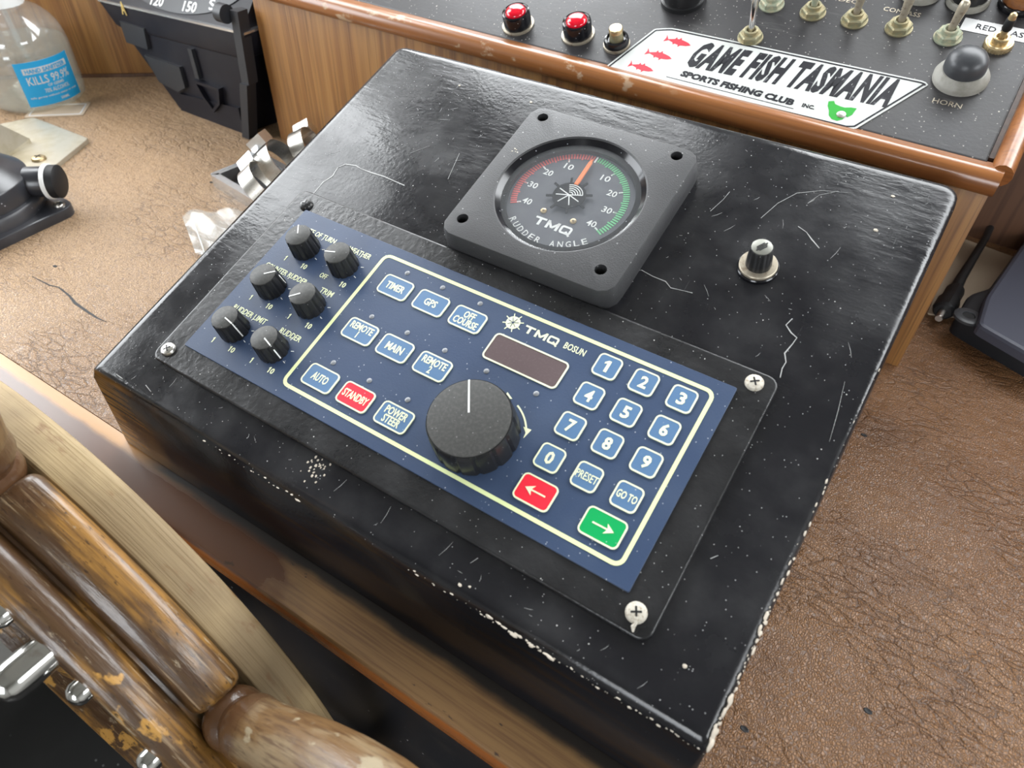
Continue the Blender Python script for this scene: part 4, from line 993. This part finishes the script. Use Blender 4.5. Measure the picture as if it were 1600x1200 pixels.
cpn = on_bench('marine_compass', 'black marine compass with silver-edged dial in a tapered housing', 'compass', -.52, .255)
CO = Vector((.52, -.255, 0))
Tp = [(-.655, .250), (-.432, .250), (-.432, .385), (-.535, .385), (-.655, .292)]
Bt = [(-.572, .250), (-.4640, .250), (-.448, .345), (-.520, .345), (-.572, .300)]
def lerp2(a, b, t): return (a[0]+(b[0]-a[0])*t, a[1]+(b[1]-a[1])*t)
def lev(t, g=0, z=None):
    return [(lerp2(b, a, t)[0]+CO.x, lerp2(b, a, t)[1]+CO.y, (t*.096 if z is None else z) + (a[0]+.655)*.05*t) for a, b in zip(Tp, Bt)]
def bow(t): return min(1, t*1.0)
bm = BM(); loft(bm, [lev(0), lev(.03), lev(.40), lev(.78)]); hs = obj('housing', bm, compass_m, cpn)
def grow(R, d): 
    cx = sum(p[0] for p in R)/len(R); cy = sum(p[1] for p in R)/len(R)
    return [(p[0]+d*(1 if p[0] > cx else -1), p[1]+d*(1 if p[1] > cy else -1), p[2]) for p in R]
bm = BM(); a_ = lev(.76); b_ = grow(lev(.79), .002); c_ = grow(lev(1.0), .002); loft(bm, [a_, b_, c_]); obj('collar', bm, compass_m, cpn)
bm = BM(); R0 = grow(lev(1.0), .003); R1 = [(x, y, z+.002) for x, y, z in R0]; R2 = grow(R1, -.006); loft(bm, [R0, R1, R2, [(x, y, z-.003) for x, y, z in R2]], True, True); obj('bezel_rim', bm, alu, cpn, label='thin bright rim')
# raised dial hood tilted back from the rim
hd = [(.2505, .0985), (.320, .175), (.384, .175), (.384, .090), (.2505, .090)]
bm = BM(); loft(bm, [[(x+CO.x, y+CO.y, z+(x+.655)*.05) for y, z in hd] for x in (-.648, -.435)]); obj('dial_hood', bm, compass_m, cpn)
tl = math.atan2(.175-.0985, .320-.2505)
Mc = Matrix.Translation((-.5415+CO.x, .2505+CO.y, .0985+.0056)) @ Matrix.Rotation(-math.atan(.05), 4, 'Y') @ Matrix.Rotation(tl, 4, 'X') @ Matrix.Translation((0, .048, 0))
bm = BM(); lathe(bm, [(.083, -.002), (.083, .0010), (.080, .0016)], 56, Mc @ Matrix.Diagonal((1.2, .56, 1, 1))); cd = obj('dial_card', bm, card_m, cpn)
bm = BM()
for k in range(60):
    a = math.radians(k*6); r0 = .055 if k % 5 else .050
    ribbon(bm, [(1.3*r0*math.cos(a), .52*r0*math.sin(a)), (1.3*.060*math.cos(a), .52*.060*math.sin(a))], .0013, .0014, .0020, Mc)
for s, u, v, r in (('150', .028, -.0375, .05), ('S', .058, -.031, .3), ('120', -.022, -.0385, 0), ('E', -.060, -.031, -.3)): text_bm(bm, s, .019 if len(s) > 1 else .008, .0105, u, v, .0014, .0020, .012, 0, r, Mc)
obj('card_mark', bm, cap_white, cd, kind='stuff')
# details of the front face, standing proud of it
def onf(x, z, d=0):  # point on the front face (y = .25), local
    return Vector((x+CO.x, .250+CO.y-d, z))
def fbox(name, quad, d, m, dz=0):
    bm = BM(); loft(bm, [[onf(x, z, -.002) for x, z in quad], [onf(x, z, d) for x, z in inset(quad, .0)]]); return obj(name, bm, m, hs)
fbox('moulded_lug', [(-.628, .060), (-.592, .060), (-.588, .082), (-.628, .082)], .004, compass_grey)
fbox('moulded_lug', [(-.590, .026), (-.560, .022), (-.545, .030), (-.545, .052), (-.602, .052)], .004, compass_grey)
fbox('moulded_rib', [(-.522, .046), (-.516, .046), (-.516, .076), (-.522, .076)], .004, compass_grey)
bm = BM(); sh = [(-.525, .044), (-.485, .044), (-.490, .026), (-.504, .014), (-.517, .028)]
loft(bm, [[onf(x, z, -.001) for x, z in sh], [onf(x, z, .006) for x, z in sh], [onf(x, z, .006) for x, z in inset(sh, .003)], [onf(x, z, .001) for x, z in inset(sh, .003)]]); obj('moulded_pocket', bm, compass_m, hs)
fbox('foot_plate', [(-.566, .000), (-.4645, .000), (-.4645, .028), (-.560, .020)], .003, compass_m)
bm = BM(); text_bm(bm, 'A', .007, .013, -.6145+CO.x, 0, 0, .0008, .0); 
for v in bm.verts: v.co = Vector((v.co.x, -.0082-v.co.z, .097+v.co.y))
obj('gold_emblem', bm, gold, hs)
bm = BM(); w0 = .0052
for (xa, za, ya), (xb, zb, yb) in (((-.4345, .128, .245), (-.4390, .060, .243)), ((-.4400, .060, .241), (-.4560, .0, .241))):
    loft(bm, [[Vector((x+CO.x+sx*w0, y+CO.y+sy, z)) for sx, sy in ((-1, 0), (1, 0), (1, .012), (-1, .012))] for x, z, y in ((xa, za, ya), (xb, zb, yb))])
obj('bracket_arm', bm, compass_grey, cpn)
bm = BM(); lathe(bm, [(.0085, 0), (.0085, .010), (.0065, .012)], 24, Matrix.Translation(Vector((-.443, .2435, .124))+CO) @ Matrix.Rotation(-PI/2, 4, 'Y')); obj('clamp_knob', bm, compass_grey, cpn)

# ================================================================ HOSE CLAMPS, FRAME, BAG
def clamp(label, x, y, z, R_, rad, wid, screwdir, tagp=False):
    t = thing('hose_clamp', label, 'hose clamp', (x, y, BENCH+z), R_, 'hose clamps heaped by the box')
    bm = BM(); pr = [(rad, -wid/2), (rad, wid/2), (rad-.0009, wid/2), (rad-.0009, -wid/2), (rad, -wid/2)]
    lathe(bm, pr, 48, None, None, False, False); b = obj('band', bm, steel, t)
    bm = BM()
    for k in range(18):
        a = math.radians(200+k*8); Mk = Matrix.Rotation(a, 4, 'Z') @ Matrix.Translation((rad, 0, 0)) @ Matrix.Rotation(.2, 4, 'X')
        box(bm, -.0002, .0006, -.0007, .0007, -wid*.33, wid*.33, 0, Mk)
    obj('band_slot', bm, black_matt, b, kind='stuff')
    a = math.radians(screwdir); Mk = Matrix.Rotation(a, 4, 'Z') @ Matrix.Translation((rad+.004, 0, 0)) @ Matrix.Rotation(PI/2, 4, 'X')
    bm = BM(); box(bm, -.0050, .0050, -wid*.55, wid*.55, -.009, .009, .002, Mk); obj('screw_housing', bm, alu, t)
    bm = BM(); prism(bm, [(.0052*math.cos(k*PI/3), .0052*math.sin(k*PI/3)) for k in range(6)], .009, .016, .001, 1, Mk); obj('hex_head', bm, alu, t)
    if tagp:
        bm = BM(); pr = [(rad+.0002, -wid/2), (rad+.0010, -wid/2), (rad+.0010, wid/2), (rad+.0002, wid/2)]
        rings = [[(r*math.cos(math.radians(q)), r*math.sin(math.radians(q)), z_) for r, z_ in pr] for q in range(-75, -34, 8)]
        loft(bm, rings); obj('copper_strip', bm, orange_plastic, t)
    return t
ex = Vector((.62, .78, 0)).normalized()
def frame(axis, up=Vector((0, 0, 1))):
    z = axis.normalized(); x = up.cross(z).normalized(); y = z.cross(x); return Matrix((x, y, z)).transposed()
def put_clamp(label, px, z, axis, rad, sv, tagp=False):
    p = bench(px[0], px[1], BENCH+z); F = frame(Vector(axis)); l = F.transposed() @ Vector(sv)
    clamp(label, p.x, p.y, z, F, rad, .0150, math.degrees(math.atan2(l.y, l.x)), tagp)
put_clamp('hose clamp with bright screw housing nearest the bag', (412, 290), .0265, (.52, .50, .62), .0215, (-.75, .45, .5))
put_clamp('hose clamp with copper strip in the middle of the heap', (440, 258), .0300, (.60, .42, .60), .0230, (-.55, -.1, .9), True)
put_clamp('hose clamp at the back by the console with short screw', (482, 236), .0285, (.70, .50, .45), .0210, (-.3, .8, .5))
fr = on_bench('square_frame', 'small bright square alloy frame under the hose clamps', 'frame', -.362, .178, math.radians(-8))
bm = BM(); ring_flat(bm, rr(.080, .060, .003, 2), .007, 0, .012); obj('frame_ring', bm, alu, fr)
bm = BM(); prism(bm, rr(.067, .047, .002, 2), 0, .002); obj('frame_floor', bm, black_matt, fr)
bg_ = on_bench('zip_bag', 'crumpled clear zip bag sticking out beside the box', 'bag', -.31, .115)
bm = BM(); nu, nv = 18, 14; A0, A1, A2, A3 = Vector((-.374, .095)), Vector((-.322, .066)), Vector((-.225, .085)), Vector((-.315, .150)); rows = []
for i in range(nu+1):
    row = []
    for j in range(nv+1):
        u, v = i/nu, j/nv
        p = A0.lerp(A3, u).lerp(A1.lerp(A2, u), v)
        h = .004+.0045*math.sin(u*7+v*3)*math.sin(v*5+1)+.003*math.sin(u*15-v*9)+.010*u
        row.append((p.x+.31, p.y-.115, max(.0006, h)))
    rows.append(row)
vs = [[bm.verts.new(p) for p in r] for r in rows]; v2 = [[bm.verts.new((p[0], p[1], p[2]+.0015+.004*math.sin(PI*i/nu)*math.sin(PI*j/nv))) for j, p in enumerate(r)] for i, r in enumerate(rows)]
for V in (vs, v2):
    for i in range(nu):
        for j in range(nv): bm.faces.new((V[i][j], V[i+1][j], V[i+1][j+1], V[i][j+1]))
obj('film', bm, bag_m, bg_)
bm = BM(); q = [A0.lerp(A3, .10).lerp(A1.lerp(A2, .10), k/8) for k in range(9)]
tube(bm, [(p.x+.31, p.y-.115, .0075+.002*math.sin(k*1.3)) for k, p in enumerate(q)], .0006, 6); obj('zip_strip', bm, mat('bag_zip', (.55, .56, .54), .4), bg_)
cd2 = on_bench('small_card', 'small printed white card half under the bottle', 'card', -.672, .168, math.radians(42))
bm = BM(); prism(bm, rr(.060, .034, .002, 2), 0, .0009); obj('card_base', bm, card_paper, cd2)
bm = BM(); ring_flat(bm, rr(.054, .028, .002, 2), .0015, .0008, .0011); obj('border_line', bm, tape_m, cd2)

# ================================================================ RIGHT SIDE: DEVICE, CABLE, CARD
dv = on_bench('electronic_device', 'blue-grey device with black rubber base on the right of the bench', 'device', .30, .345)
DO = Vector((.30, .345, 0))
q_ = [bench(*q, BENCH+.004) for q in ((1484, 512), (1650, 610), (1597, 385), (1532, 474), (1500, 484))]
Q = [q_[0], q_[1], q_[1]+q_[2]-q_[3]+Vector((.01, .02, 0)), q_[2]+Vector((.012, .01, 0)), q_[2], q_[3], q_[4]]; Q = [(p.x-DO.x, p.y-DO.y) for p in Q]
bm = BM(); prism(bm, [tuple(p) for p in rounded(Q, [.006]*7, 3)], 0, .020, .003); obj('rubber_base', bm, mat('dark_rubber', (.012, .013, .016), .45), dv)
q_ = [bench(*q, BENCH+.027) for q in ((1527, 507), (1650, 578), (1598, 380), (1540, 464))]
Q2 = [q_[0], q_[1], q_[1]+q_[2]-q_[3]+Vector((.004, .012, 0)), q_[2]+Vector((.010, .006, 0)), q_[2], q_[3]]; Q2 = [(p.x-DO.x, p.y-DO.y) for p in Q2]
bm = BM(); prism(bm, [tuple(p) for p in rounded(Q2, [.005]*6, 3)], .019, .028, .003); obj('case', bm, device_top, dv, 14)
bm = BM(); p = bench(1512, 496, BENCH+.02)
lathe(bm, [(.0100, .0195), (.0100, .0215), (.0085, .0222), (.0046, .0222), (.0042, .0205)], 24, Matrix.Translation((p.x-DO.x, p.y-DO.y, 0))); er = obj('mounting_ear', bm, rubber_grey, dv)
bm = BM(); lathe(bm, [(.0042, .0206), (.0040, .0216)], 16, Matrix.Translation((p.x-DO.x, p.y-DO.y, 0))); obj('screw_hole', bm, black_matt, er)
cb = on_bench('power_cable', 'black power cable with barrel plug lying beside the console', 'cable', .222, .355)
CB = Vector((.222, .355, BENCH))
def cbp(x, y, h): return bench(x, y, BENCH+h) - CB
pts = [cbp(1493, 452, .009), cbp(1502, 434, .010), cbp(1518, 408, .011), cbp(1540, 372, .012), cbp(1556, 338, .014), cbp(1572, 300, .02), cbp(1592, 250, .03), cbp(1618, 180, .05)]
bm = BM(); tube(bm, pts, [.0046, .0040, .0034, .0030, .0028, .0028, .0028, .0028], 12); obj('cord', bm, cable_m, cb)
a_, b_ = cbp(1473, 487, .008), cbp(1495, 450, .009); d = b_-a_; Mk = Matrix.Translation(a_) @ Vector((0, 0, 1)).rotation_difference(d).to_matrix().to_4x4()
L_ = d.length
bm = BM(); lathe(bm, [(.0060, 0), (.0078, .002), (.0078, L_*.45), (.0064, L_*.55), (.0066, L_*.9), (.0046, L_)], 20, Mk, lambda k, n, r, z: 1.08 if k % 5 == 0 else 1); obj('plug_body', bm, cable_m, cb)
bm = BM(); lathe(bm, [(.0026, -.011), (.0028, -.010), (.0028, .001)], 16, Mk); obj('plug_tip', bm, steel, cb)
cc = on_bench('beige_sheet', 'beige card sheet lying behind the device', 'card', .238, .425)
bm = BM(); Q = [(.2085, .340), (.232, .350), (.252, .395), (.2620, .470), (.212, .477)]; Q = [(x-.238, y-.425) for x, y in Q]
prism(bm, [tuple(p) for p in rounded(Q, [.003, .003, .003, .006, .003], 3)], 0, .0012, .0003, 1); obj('sheet', bm, card_paper, cc)
